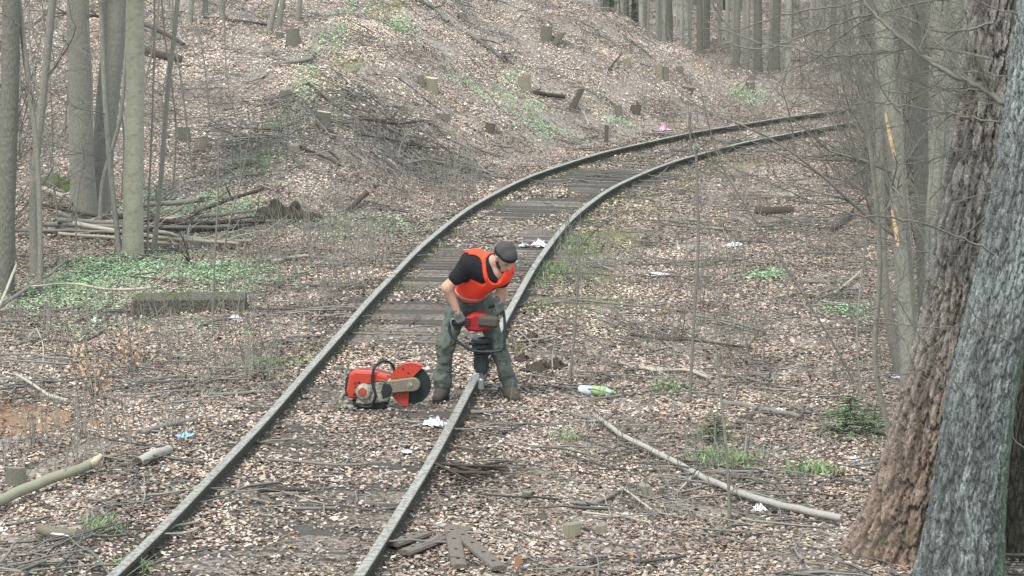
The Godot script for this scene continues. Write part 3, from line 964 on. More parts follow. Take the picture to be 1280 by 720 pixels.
# boughs of a tree given as points in the world; each is a part
func boughs(t: Node3D, list: Array, m: Material, density := 1.0) -> void:
	for b in list:
		var pts := []
		for p in b[0]: pts.append((p as Vector3) - t.position)
		# the far ends come a little nearer or go a little farther, as branches do
		for k in pts.size(): pts[k].z += b[2] * k / maxf(1, pts.size() - 1)
		var path := smooth_path(pts, 6)
		var g := Geo.new()
		for k in path.size(): path[k] += Vector3(noise.get_noise_1d(k * 23.0 + pts[0].x * 90.0), noise.get_noise_1d(k * 19.0 + 70.0 + pts[0].y * 90.0), 0) * 0.02
		var r0: float = b[1] * 0.8
		g.tube(path, radii_for(path.size(), [r0, r0 * 0.75, r0 * 0.4]), 6 if r0 > 0.008 else 4, true, 0.15, Color.WHITE, 1.0, noise)
		for k in range(2, path.size()):
			if rng.randf() > 0.8 * density: continue
			var dir: Vector3 = ((path[k] as Vector3) - (path[k - 1] as Vector3)).normalized()
			var side := Vector3(rng.randf_range(-1, 1), rng.randf_range(-1, 1), rng.randf_range(-0.6, 0.6)).normalized()
			spray(g, path[k], dir + side * 0.9, rng.randf_range(0.2, 0.7), maxf(0.0018, r0 * 0.22), 2 if rng.randf() < 0.4 else 1)
		part("bough", g.mesh(), m, t)

func make_trees() -> void:
	var L := "bark_"
	# left of the line
	tree("tree", "dark mossy trunk standing at the left edge of the photograph", "tree", [Vector3(-5.589, -0.094, -26), Vector3(-5.517, 0.986, -26), Vector3(-5.444, 2.121, -26), Vector3(-5.392, 3.155, -26)], [0.105, 0.10, 0.095, 0.09], M.bark_dark, "", 8, 2.6)
	tree("tree", "thin crooked grey trunk between the mossy edge trunk and the big grey trunk", "tree", [Vector3(-5.506, -0.07, -27.373), Vector3(-5.493, 0.906, -27.373), Vector3(-5.348, 2.008, -27.373), Vector3(-5.205, 3.097, -27.373)], [0.055, 0.05, 0.045, 0.04], M.bark_grey, "", 8, 2.2)
	tree("tree", "stout grey trunk with a mossy foot behind the brush pile", "tree", [Vector3(-5.546, 0.007, -30.873), Vector3(-5.556, 1.101, -30.873), Vector3(-5.549, 2.029, -30.873), Vector3(-5.553, 2.948, -30.873)], [0.17, 0.15, 0.14, 0.14], M.bark_grey, "", 8, 2.6)
	tree("tree", "pale smooth twin trunk leaning right out of the stout grey trunk's foot", "tree", [Vector3(-5.454, 0.02, -31.314), Vector3(-5.342, 1.056, -31.314), Vector3(-5.232, 1.997, -31.314), Vector3(-5.124, 2.929, -31.314)], [0.13, 0.14, 0.16, 0.17], M.bark_grey, "", 7, 2.6)
	tree("tree", "slim pale grey pole of a tree crossing in front of the twin trunks", "tree", [Vector3(-4.692, -0.012, -28.412), Vector3(-4.764, 0.874, -28.412), Vector3(-4.821, 1.923, -28.412), Vector3(-4.838, 3.052, -28.412)], [0.034, 0.032, 0.03, 0.026], M.bark_green, "", 5, 1.0)
	tree("beech_tree", "straight smooth yellowish beech trunk rising from the green ground plants", "tree", [Vector3(-4.539, -0.021, -28.41), Vector3(-4.507, 0.875, -28.41), Vector3(-4.461, 1.923, -28.41), Vector3(-4.433, 3.053, -28.41)], [0.125, 0.115, 0.105, 0.10], M.bark_beech, "", 7, 3.2, 5.0, 1.2)
	tree("sapling", "slender wavy grey sapling just right of the yellowish beech", "sapling", [Vector3(-4.37, -0.053, -28.949), Vector3(-4.261, 0.859, -28.949), Vector3(-4.148, 1.975, -28.949), Vector3(-4.008, 3.03, -28.949)], [0.034, 0.03, 0.028, 0.024], M.bark_grey, "", 5, 1.0)
	tree("sapling", "thin bent sapling at the right of the stout grey trunk", "sapling", [Vector3(-5.178, -0.015, -29.926), Vector3(-5.139, 0.694, -29.926), Vector3(-4.897, 1.499, -29.926), Vector3(-4.793, 2.395, -29.926), Vector3(-4.758, 2.988, -29.926)], [0.03, 0.028, 0.024, 0.02, 0.02], M.bark_grey, "", 5, 1.0)
	tree("sapling", "brown thin stem in front of the mossy edge trunk's right side", "sapling", [Vector3(-5.199, -0.106, -26.073), Vector3(-5.173, 0.712, -26.073), Vector3(-5.189, 1.592, -26.073), Vector3(-5.285, 2.635, -26.073), Vector3(-5.32, 3.152, -26.073)], [0.035, 0.03, 0.03, 0.026, 0.024], M.bark_grey, "", 6, 0.6)
	tree("sapling", "pair of fine grey stems by the beech foot, the nearer one", "sapling", [Vector3(-4.394, -0.038, -28.587), Vector3(-4.357, 0.661, -28.587), Vector3(-4.298, 1.526, -28.587), Vector3(-4.247, 2.479, -28.587)], [0.016, 0.014, 0.012, 0.01], M.bark_grey, "", 5, 0.6, 2.0)
	tree("sapling", "bare forked sapling with a Y top behind the concrete slab's right end", "sapling", [Vector3(-2.98, -0.064, -23.511), Vector3(-2.949, 0.661, -23.511), Vector3(-2.906, 1.22, -23.511), Vector3(-2.891, 1.577, -23.511)], [0.011, 0.010, 0.009, 0.007], M.stick, "", 3, 0.5, 0.3)
	tree("sapling", "reddish thin sapling leaning right above the concrete slab", "sapling", [Vector3(-3.382, -0.084, -27.46), Vector3(-3.289, 0.43, -27.46), Vector3(-3.131, 0.988, -27.46), Vector3(-3.011, 1.542, -27.46)], [0.010, 0.009, 0.008, 0.006], M.stick, "", 3, 0.4, 0.4)
	for q in [[[Vector3(-3.747, 2.08, -42.14), Vector3(-3.715, 2.33, -42.14), Vector3(-3.681, 2.746, -42.14)], "short slim trunk on the bank top right of the pair"], [[Vector3(-4.132, 1.953, -40.94), Vector3(-4.045, 2.318, -40.94), Vector3(-3.929, 2.789, -40.94)], "left trunk of the slim pair on the bank's top"], [[Vector3(-4.008, 2.011, -41.353), Vector3(-3.947, 2.366, -41.353), Vector3(-3.873, 2.774, -41.353)], "right trunk of the slim pair on the bank's top"], [[Vector3(-4.923, 2.166, -40.999), Vector3(-4.916, 2.518, -40.999), Vector3(-4.898, 2.787, -40.999)], "straight slim trunk high on the slope above the brown stump"], [[Vector3(-5.25, 2.236, -41.225), Vector3(-5.23, 2.508, -41.225), Vector3(-5.211, 2.779, -41.225)], "thin dark stem left of the straight slim trunk, high on the slope"], [[Vector3(-5.475, 2.115, -40.949), Vector3(-5.426, 2.52, -40.949), Vector3(-5.393, 2.789, -40.949)], "thin leaning stem on the upper slope right of the beech"]]:
		tree("bank_tree", q[1], "tree", q[0], [0.05, 0.045, 0.04], M.bark_grey, "", 4, 1.2, 4.0)
	# right of the line: the broken tree and its neighbours
	var br := tree("broken_tree", "grey-green trunk with its bark torn open to orange wood", "tree", [Vector3(3.508, -0.102, -20.612), Vector3(3.447, 0.611, -20.612), Vector3(3.386, 1.315, -20.612), Vector3(3.313, 2.012, -20.612), Vector3(3.228, 2.633, -20.612), Vector3(3.189, 3.112, -20.612), Vector3(3.168, 3.384, -20.612)], [0.085, 0.082, 0.078, 0.075, 0.07, 0.06, 0.05], M.bark_green, "", 8, 1.4)
	for w in [[Vector3(3.192, 2.427, -20.612), Vector3(3.231, 2.254, -20.612), Vector3(3.284, 2.047, -20.612), Vector3(3.292, 2.012, -20.612)], [Vector3(3.268, 1.581, -20.612), Vector3(3.307, 1.42, -20.612), Vector3(3.324, 1.315, -20.612), Vector3(3.332, 1.259, -20.612)]]:
		var g := Geo.new()
		var pts := []
		for p in w: pts.append((p as Vector3) - br.position + Vector3(0.01, 0, 0.062))
		g.tube(smooth_path(pts, 4), radii_for(13, [0.012, 0.032, 0.028, 0.006]), 8, true, 0.2, Color.WHITE, 0.5, noise)
		part("split_wood", g.mesh(), M.split_wood, br)
	tree("tree", "smooth greenish trunk close behind the red-brown pine's left side", "tree", [Vector3(4.417, -0.657, -24.436), Vector3(4.384, -0.066, -24.436), Vector3(4.365, 1.183, -24.436), Vector3(4.35, 2.25, -24.436), Vector3(4.339, 3.221, -24.436)], [0.12, 0.11, 0.105, 0.10, 0.10], M.bark_green, "", 8, 2.0)
	tree("tree", "leaning greenish trunk half hidden by the top of the red-brown pine", "tree", [Vector3(5.743, -0.697, -27.997), Vector3(5.599, 0.829, -27.997), Vector3(5.457, 1.77, -27.997), Vector3(5.205, 2.701, -27.997), Vector3(5.095, 3.254, -27.997)], [0.09, 0.085, 0.08, 0.075, 0.07], M.bark_green, "", 7, 1.8)
	tree("tree", "dull brown trunk behind the broken tree's right edge", "tree", [Vector3(3.798, -0.065, -21.495), Vector3(3.719, 1.189, -21.495), Vector3(3.655, 2.492, -21.495), Vector3(3.617, 3.346, -21.495)], [0.07, 0.065, 0.06, 0.06], M.bark_dark, "", 6, 1.6)
	tree("tree", "slim trunk bending left from behind the torn tree's foot", "tree", [Vector3(3.557, -0.073, -21.537), Vector3(3.441, 0.447, -21.537), Vector3(3.37, 0.963, -21.537), Vector3(3.314, 2.056, -21.537), Vector3(3.268, 3.345, -21.537)], [0.05, 0.045, 0.04, 0.036, 0.03], M.bark_grey, "", 6, 1.0)
	# thin stems in front
	tree("sapling", "thin straight sapling with a mint scrap tied on top, right of the track", "sapling", [Vector3(1.523, -0.04, -20.153), Vector3(1.554, 0.761, -20.153), Vector3(1.581, 1.381, -20.153), Vector3(1.551, 2.13, -20.153)], [0.014, 0.013, 0.012, 0.010], M.stick, "", 2, 1.5, 0.02)
	tree("sapling", "grey bowed stem rising left of the red-brown pine's foot", "sapling", [Vector3(2.776, -0.048, -15.84), Vector3(2.667, 0.354, -15.84), Vector3(2.55, 0.687, -15.84), Vector3(2.441, 1.182, -15.84), Vector3(2.457, 1.835, -15.84), Vector3(2.4, 2.426, -15.84), Vector3(2.325, 2.904, -15.84)], [0.022, 0.022, 0.02, 0.018, 0.016, 0.014, 0.012], M.bark_grey, "", 7, 0.6, 1.0)
	tree("sapling", "pale stem leaning on the red-brown pine's bark", "sapling", [Vector3(2.95, -0.018, -16.412), Vector3(2.883, 0.558, -16.412), Vector3(2.816, 1.185, -16.412), Vector3(2.756, 1.748, -16.412)], [0.018, 0.017, 0.016, 0.014], M.bark_grey, "", 6, 0.8, 1.2)
	tree("sapling", "short thin stem leaning right behind the green grass tuft", "sapling", [Vector3(1.519, -0.04, -16.277), Vector3(1.503, 0.304, -16.277), Vector3(1.47, 0.646, -16.277), Vector3(1.427, 0.985, -16.277)], [0.012, 0.011, 0.009, 0.006], M.bark_grey, "", 4, 0.3, 0.3)
	tree("sapling", "long fine stem slanting up to the right track rail", "sapling", [Vector3(3.105, -0.107, -21.336), Vector3(2.818, 0.409, -21.336), Vector3(2.299, 1.212, -21.336), Vector3(1.946, 1.754, -21.336)], [0.010, 0.010, 0.009, 0.007], M.stick, "", 4, 0.2, 0.8)
	tree("sapling", "brown stem left of the plastic bottle", "sapling", [Vector3(0.515, -0.008, -21.032), Vector3(0.556, 0.391, -21.032), Vector3(0.583, 0.825, -21.032), Vector3(0.595, 1.112, -21.032)], [0.012, 0.011, 0.008, 0.006], M.stick, "", 4, 0.3, 0.3)
	tree("sapling", "dark twiggy stem in front of the far end of the rails", "sapling", [Vector3(5.1, -0.044, -35.515), Vector3(5.248, 0.745, -35.515), Vector3(5.325, 1.457, -35.515), Vector3(5.397, 2.399, -35.515), Vector3(5.318, 2.751, -35.515)], [0.02, 0.018, 0.016, 0.012, 0.01], M.stick, "", 5, 0.8, 1.0)
	tree("sapling", "brown post-like stem standing beside the far left rail", "sapling", [Vector3(3.021, 0, -40.303), Vector3(3.005, 0.244, -40.303), Vector3(2.989, 0.433, -40.303), Vector3(3, 0.649, -40.303)], [0.02, 0.018, 0.012, 0.008], M.stick, "", 2, 0.4, 0.05)
	# the two great trunks at the right
	var pine := old_trunk("pine_tree", "great red-brown pine trunk with scaly bark leaning right", [Vector3(2.621, -0.062, -15.489), Vector3(2.728, 0.495, -15.489), Vector3(2.814, 1.036, -15.489), Vector3(2.91, 1.518, -15.489), Vector3(2.962, 2.047, -15.489), Vector3(3.034, 2.571, -15.489), Vector3(3.074, 3.089, -15.489), Vector3(3.109, 3.602, -15.489), Vector3(3.135, 4.058, -15.489)], [0.30, 0.26, 0.225, 0.205, 0.19, 0.18, 0.17, 0.165, 0.16, 0.15, 0.14, 0.13, 0.11], 16.0, 0.026, [Color(0.29, 0.175, 0.125), Color(0.58, 0.42, 0.31)], [Color(0.31, 0.265, 0.225), Color(0.58, 0.52, 0.46)], Color(0.10, 0.08, 0.07), 0.0, 1.2, 0.42)
	var aspen := old_trunk("grey_tree", "great grey lichen-spotted trunk at the right, nearest of all trees", [Vector3(2.804, -0.079, -14.566), Vector3(2.856, 0.669, -14.566), Vector3(2.922, 1.279, -14.566), Vector3(3.006, 1.731, -14.566), Vector3(3.08, 2.179, -14.566), Vector3(3.162, 2.916, -14.566), Vector3(3.218, 3.641, -14.566), Vector3(3.246, 4.07, -14.566)], [0.255, 0.222, 0.203, 0.18, 0.167, 0.158, 0.16, 0.155, 0.15, 0.14, 0.13, 0.11], 34.0, 0.014, [Color(0.13, 0.135, 0.125), Color(0.28, 0.285, 0.265)], [Color(0.25, 0.26, 0.245), Color(0.46, 0.48, 0.45)], Color(0.09, 0.09, 0.085), 1.0, 1.3, 0.0)
	old_trunk("tree", "brown mossy trunk mostly hidden behind the great grey trunk", [Vector3(3.31, -0.044, -15.422), Vector3(3.328, 0.674, -15.422), Vector3(3.362, 1.529, -15.422), Vector3(3.408, 2.578, -15.422), Vector3(3.433, 3.605, -15.422)], [0.14, 0.12, 0.11, 0.10, 0.10, 0.09, 0.08], 28.0, 0.012, [Color(0.12, 0.10, 0.06), Color(0.18, 0.15, 0.09)], [Color(0.17, 0.15, 0.12), Color(0.25, 0.23, 0.19)], Color(0.05, 0.04, 0.03), 0.0, 1.4, 0.0)
	boughs(aspen, [
		[[Vector3(3.079, 2.971, -14.6), Vector3(2.92, 3.069, -14.6), Vector3(2.723, 3.166, -14.6), Vector3(2.584, 3.253, -14.6), Vector3(2.465, 3.35, -14.6), Vector3(2.336, 3.456, -14.6), Vector3(2.216, 3.582, -14.6), Vector3(2.15, 3.712, -14.6)], 0.026, -0.5],
		[[Vector3(3.172, 2.839, -14.6), Vector3(2.876, 2.913, -14.6), Vector3(2.632, 2.952, -14.6), Vector3(2.387, 2.986, -14.6), Vector3(2.192, 2.996, -14.6), Vector3(1.999, 2.913, -14.6), Vector3(1.806, 2.79, -14.6)], 0.009, -0.4],
		[[Vector3(3.23, 1.966, -14.5), Vector3(2.931, 2.114, -14.5), Vector3(2.683, 2.238, -14.5), Vector3(2.388, 2.336, -14.5), Vector3(2.143, 2.375, -14.5), Vector3(1.899, 2.424, -14.5), Vector3(1.678, 2.522, -14.5), Vector3(1.506, 2.606, -14.5)], 0.010, 0.5],
		[[Vector3(3.253, 2.679, -14.5), Vector3(3, 2.995, -14.5), Vector3(2.776, 3.188, -14.5), Vector3(2.65, 3.356, -14.5), Vector3(2.501, 3.524, -14.5), Vector3(2.352, 3.691, -14.5)], 0.008, -0.8],
		[[Vector3(3.263, 1.625, -14.6), Vector3(2.965, 1.685, -14.6), Vector3(2.768, 1.665, -14.6), Vector3(2.521, 1.665, -14.6), Vector3(2.223, 1.7, -14.6), Vector3(1.975, 1.735, -14.6)], 0.007, 0.3],
		[[Vector3(3.322, 1.373, -14.6), Vector3(3.068, 1.549, -14.6), Vector3(2.866, 1.7, -14.6), Vector3(2.712, 1.865, -14.6)], 0.008, 0.6],
		[[Vector3(3.197, 3.495, -14.6), Vector3(2.903, 3.601, -14.6), Vector3(2.707, 3.668, -14.6)], 0.009, 0.2],
		[[Vector3(3.209, 3.171, -14.6), Vector3(2.965, 3.176, -14.6), Vector3(2.795, 3.195, -14.6), Vector3(2.525, 3.278, -14.6), Vector3(2.282, 3.302, -14.6), Vector3(2.039, 3.278, -14.6)], 0.007, -0.7],
		[[Vector3(3.282, 2.496, -14.6), Vector3(3.109, 2.53, -14.6), Vector3(2.939, 2.491, -14.6), Vector3(2.744, 2.461, -14.6), Vector3(2.502, 2.362, -14.6), Vector3(2.258, 2.298, -14.6)], 0.006, 0.4],
		[[Vector3(3.243, 0.788, -14.6), Vector3(2.985, 1.069, -14.6), Vector3(2.78, 1.246, -14.6), Vector3(2.575, 1.474, -14.6), Vector3(2.37, 1.775, -14.6), Vector3(2.308, 1.875, -14.6)], 0.007, 0.5]], M.bough)
	boughs(pine, [
		[[Vector3(2.978, 3.05, -15.2), Vector3(2.786, 3.05, -15.2), Vector3(2.633, 3.086, -15.2), Vector3(2.482, 3.05, -15.2), Vector3(2.304, 3.07, -15.2)], 0.010, 0.3],
		[[Vector3(3.026, 3.464, -15.2), Vector3(2.725, 3.413, -15.2), Vector3(2.419, 3.514, -15.2), Vector3(2.118, 3.464, -15.2), Vector3(1.818, 3.338, -15.2), Vector3(1.617, 3.272, -15.2), Vector3(1.414, 3.313, -15.2)], 0.012, -0.6],
		[[Vector3(3.013, 3.237, -15.2), Vector3(2.728, 3.303, -15.2), Vector3(2.426, 3.262, -15.2), Vector3(2.124, 3.222, -15.2), Vector3(1.87, 3.252, -15.2), Vector3(1.617, 3.303, -15.2), Vector3(1.337, 3.413, -15.2)], 0.012, -1.2],
		[[Vector3(2.925, 2.654, -15.2), Vector3(2.797, 2.679, -15.2), Vector3(2.646, 2.628, -15.2), Vector3(2.443, 2.602, -15.2), Vector3(2.215, 2.541, -15.2)], 0.006, 0.4],
		[[Vector3(2.999, 3.664, -15.2), Vector3(2.619, 3.589, -15.2), Vector3(2.269, 3.464, -15.2), Vector3(2.022, 3.237, -15.2), Vector3(1.822, 3.111, -15.2), Vector3(1.62, 3.086, -15.2)], 0.009, -0.9],
		[[Vector3(3.016, 3.764, -15.2), Vector3(2.565, 3.714, -15.2), Vector3(2.217, 3.564, -15.2), Vector3(1.865, 3.489, -15.2), Vector3(1.565, 3.373, -15.2), Vector3(1.212, 3.353, -15.2)], 0.009, -1.5],
		[[Vector3(2.84, 2.088, -15.2), Vector3(2.989, 2.233, -15.2), Vector3(3.023, 2.284, -15.2), Vector3(2.928, 2.541, -15.2), Vector3(2.875, 2.613, -15.2), Vector3(2.788, 2.623, -15.2)], 0.010, 0.6]], M.bough)
	# the bare wood behind: a few kinds of trunk, set out again and again
	var kinds := []
	for k in 7:
		var hgt := rng.randf_range(7.0, 10.0)
		var lx := rng.randf_range(-0.5, 0.5)
		var r := [0.085, 0.06, 0.045, 0.105, 0.035, 0.075, 0.055][k] as float
		var p := Vector3(0, 0, -58.0 - k)
		p = at(0.0 + k * 3.0, p.z)
		var t := tree("wood_tree", "", "tree", [p, p + Vector3(lx * 0.3, hgt * 0.3, 0), p + Vector3(lx, hgt * 0.6, 0.1), p + Vector3(lx * 1.2, hgt, 0.2)], [r, r * 0.85, r * 0.6, r * 0.3], [M.bark_far, M.bark_green, M.bark_grey, M.bark_dark][k % 4], "trunks of the wood behind the track", 14, 0.9, 2.0, 1.2)
		kinds.append(t)
	for k in 7: kinds[k].set_meta("label", ["grey bare trunk in the wood behind the track, one of many", "greenish bare trunk in the wood behind the track, one of many", "light grey bare trunk in the wood behind the track, one of many", "dark bare trunk in the wood behind the track, one of many"][k % 4])
	var placed := 0
	for k in 900:
		if placed > 210: break
		var d := rng.randf_range(40.0, 105.0)
		var px := rng.randf_range(745, 1330)
		var x := (px - 640.0) / 3000.0 * d
		var m := near(x, d)
		if absf(m.x) < 3.2 or m.y > 60.0 and absf(m.x) < 4.0: continue
		if m.x > 0.0 and d < 51.0: continue
		if m.x > 0.0 and lie(x, -d) - 0.03 * sp(d - 60.0, 3.0) > 0.12: continue
		if m.x < 0.0 and x < 0.118 * d and d < 56.0: continue
		placed += 1
		var t: Node3D
		var kk := rng.randi() % 7
		if placed <= 7:
			t = kinds[placed - 1]
			t.position = at(x, -d)
			t.rotation.y = rng.randf() * TAU
		else:
			t = copy_of(kinds[kk], "", at(x, -d), rng.randf() * TAU, rng.randf_range(0.75, 1.2))
	# thin poles among them, nearer
	var poles := []
	for k in 4:
		var b := at(30.0 + k, -60.0)
		var lx := rng.randf_range(-0.5, 0.5)
		poles.append(tree("thin_tree", ["thin grey young tree at the right edge of the wood, one of many", "thin greenish young tree at the right edge of the wood, one of many"][k % 2], "young tree", [b, b + Vector3(lx * 0.2, 1.2, 0.1), b + Vector3(lx, 2.6, 0), b + Vector3(lx * 1.2 + 0.1, 4.0, -0.1)], [0.02, 0.018, 0.015, 0.009], [M.bark_far, M.bark_green][k % 2], "young poles at the right edge of the wood", 30, 0.3, 1.0))
	placed = 0
	for k in 500:
		if placed >= 34: break
		var d := rng.randf_range(19.0, 52.0)
		var px := rng.randf_range(1085, 1300)
		if d > 44.0: px = rng.randf_range(1010, 1300)
		var x := (px - 640.0) / 3000.0 * d
		var m := near(x, d)
		if absf(m.x) < 2.6 or (m.x > 0.0 and d < 51.0): continue
		placed += 1
		if placed <= 4: poles[placed - 1].position = at(x, -d)
		else: copy_of(poles[rng.randi() % 4], "", at(x, -d), rng.randf() * TAU, rng.randf_range(0.5, 1.3))
	# and on the left slope
	var left: Node3D = null
	var lefts := [[Vector2(-5.893, -28.186), Vector2(-5.659, -29.754), Vector2(-6.165, -31.638), Vector2(-6.865, -33.609), Vector2(-5.273, -32.034), Vector2(-4.618, -32.362), Vector2(-4.504, -33.6), Vector2(-5.027, -34.553), Vector2(-6.421, -34.283), Vector2(-3.729, -32.69), Vector2(-6.428, -30.419), Vector2(-5.648, -33.719), Vector2(-5.07, -32.858), Vector2(-4.573, -36.23), Vector2(-5.137, -27.955)]]
	for q in lefts[0]:
		var lx := rng.randf_range(-0.4, 0.4)
		if left == null:
			var b := at(q.x, q.y)
			left = tree("thin_tree", "thin bare young tree on the slope left of the track, one of several", "young tree", [b, b + Vector3(lx * 0.2, 1.2, 0.1), b + Vector3(lx, 2.6, 0), b + Vector3(lx * 1.2 + 0.1, 4.0, -0.1)], [0.016, 0.014, 0.012, 0.007], M.bark_grey, "young trees left of the track", 22, 0.3, 1.0)
		else: copy_of(left, "", at(q.x, q.y), rng.randf() * TAU, rng.randf_range(0.5, 1.1))
	# brushwood: bare shrubs between the trunks
	var shrubs := []
	for k in 3:
		var t := thing("bare_shrub", "leafless twiggy shrub in the wood at the right, one of many", "shrub", Vector3.ZERO, 0.0, "leafless shrubs in the wood")
		var g := Geo.new()
		for j in 7:
			var a := rng.randf() * TAU
			spray(g, Vector3(cos(a) * 0.08, -0.05, sin(a) * 0.08), Vector3(cos(a) * 0.6, 1.3, sin(a) * 0.6), rng.randf_range(1.3, 2.6), 0.014, 2)
		part("stems", g.mesh(), [M.stick, M.bark_grey, M.stick_dark][k], t)
		shrubs.append(t)
	placed = 0
	for k in 400:
		if placed >= 40: break
		var d := rng.randf_range(26.0, 70.0)
		var px := rng.randf_range(1000, 1330) if k % 5 else rng.randf_range(-60, 110)
		var x := (px - 640.0) / 3000.0 * d
		var m := near(x, d)
		if absf(m.x) < 2.4: continue
		if px > 500 and m.x > 0.0 and d < 51.0: continue
		if px > 500 and px < 1085 and d < 58.0: continue
		if px < 500 and d > 38.0: continue
		placed += 1
		if placed <= 3:
			shrubs[placed - 1].position = at(x, -d)
		else: copy_of(shrubs[rng.randi() % 3], "", at(x, -d), rng.randf() * TAU, rng.randf_range(0.6, 1.1))
	# dark spruces at the top, beyond the crest of the bank
	for q in [[Vector3(3.125, 1.216, -62), "dark green spruce seen beyond the crest of the bank"], [Vector3(2.9, 1.101, -70), "second smaller dark spruce beyond the bank, left of the other"], [Vector3(7.025, 0.728, -80), "faint spruce far back in the wood"]]:
		spruce(q[1], Vector3(q[0].x, lie(q[0].x, q[0].z), q[0].z), rng.randf_range(3.2, 4.2), 1.2)

func spruce(label: String, where: Vector3, hgt: float, wide: float, dense := 12) -> void:
	var t := thing("spruce", label, "spruce", where)
	var g := Geo.new()
	g.tube([Vector3(0, -0.1, 0), Vector3(0, hgt * 0.5, 0), Vector3(0.02, hgt, 0)], [0.02 * hgt, 0.013 * hgt, 0.003], 7, false)
	var n := Geo.new()
	var rings := int(dense * 0.9)
	for k in rings:
		var y := hgt * (0.1 + 0.88 * k / rings)
		var ln := wide * (1.0 - y / hgt) * 0.9 + 0.06
		for j in dense:
			var a := rng.randf() * TAU
			var d := Vector3(cos(a), rng.randf_range(-0.25, 0.15), sin(a))
			var p := Vector3(0, y + rng.randf_range(-0.05, 0.05) * hgt, 0)
			var l := ln * rng.randf_range(0.6, 1.1)
			g.tube([p, p + d * l], [0.004, 0.002], 3, false)
			for q in (7 if hgt < 1.0 else 16):
				var f := rng.randf_range(0.15, 1.0)
				var b := p + d * l * f
				var side := (d.cross(Vector3.UP).normalized() * rng.randf_range(-1, 1) + d * 0.7 + Vector3(0, rng.randf_range(-0.3, 0.3), 0)).normalized() * l * 0.22
				var w := side.cross(Vector3.UP).normalized() * 0.012 * wide
				n.quad(b - w, b + w, b + side + w * 0.3, b + side - w * 0.3, (Color(0.16, 0.25, 0.11) if hgt < 1.0 else Color(0.04, 0.085, 0.04)) * rng.randf_range(0.7, 1.5))
	part("trunk", g.mesh(), M.stick_dark, t)
	meta(part("needles", n.mesh(), M.green, t), "", "", "", "stuff")

# ---------------------------------------------------------------- stumps, branches, odds and ends
func stump(where: Vector3, r: float, hgt: float, lean: Vector3, label: String, bark: Material, cut: Material, slant := 0.15) -> void:
	var t := thing("stump", label, "stump", where, rng.randf() * TAU)
	lean = lean.rotated(Vector3.UP, -t.rotation.y)
	var g := Geo.new()
	var c := Geo.new()
	var n := 14
	var top := []
	var prev := []
	var tilt := Vector3(rng.randf_range(-1, 1), 0, rng.randf_range(-1, 1)).normalized() * slant
	for k in 6:
		var f := k / 5.0
		var ring := []
		for j in n:
			var a := TAU * j / n
			var o := Vector3(cos(a), 0, sin(a))
			var rr := r * (1.0 + 0.6 * pow(1.0 - f, 2.0) * (1.0 + 0.5 * cos(a * 3.0 + r * 50.0)) + 0.10 * noise.get_noise_3dv(o * 7.0 + where * 20.0 + Vector3(0, f * 4.0, 0)))
			ring.append(lean * (hgt * f - 0.3 * (1.0 - f)) + o * rr + Vector3(0, -0.3 * (1.0 - f) + hgt * f + tilt.dot(o) * r * f, 0))
		if k:
			for j in n:
				var j2 := (j + 1) % n
				g.quad(prev[j], prev[j2], ring[j2], ring[j])
		prev = ring
	for j in g.n.size():
		var q := g.v[j] - lean * clampf(g.v[j].y, 0.0, hgt)
		g.n[j] = Vector3(q.x, 0.1, q.z).normalized()
	for p in prev: top.append(p)
	c.face(top, (Vector3.UP - tilt + lean * 0.3).normalized())
	part("bark", g.mesh(), bark, t)
	part("cut_face", c.mesh(), cut, t)

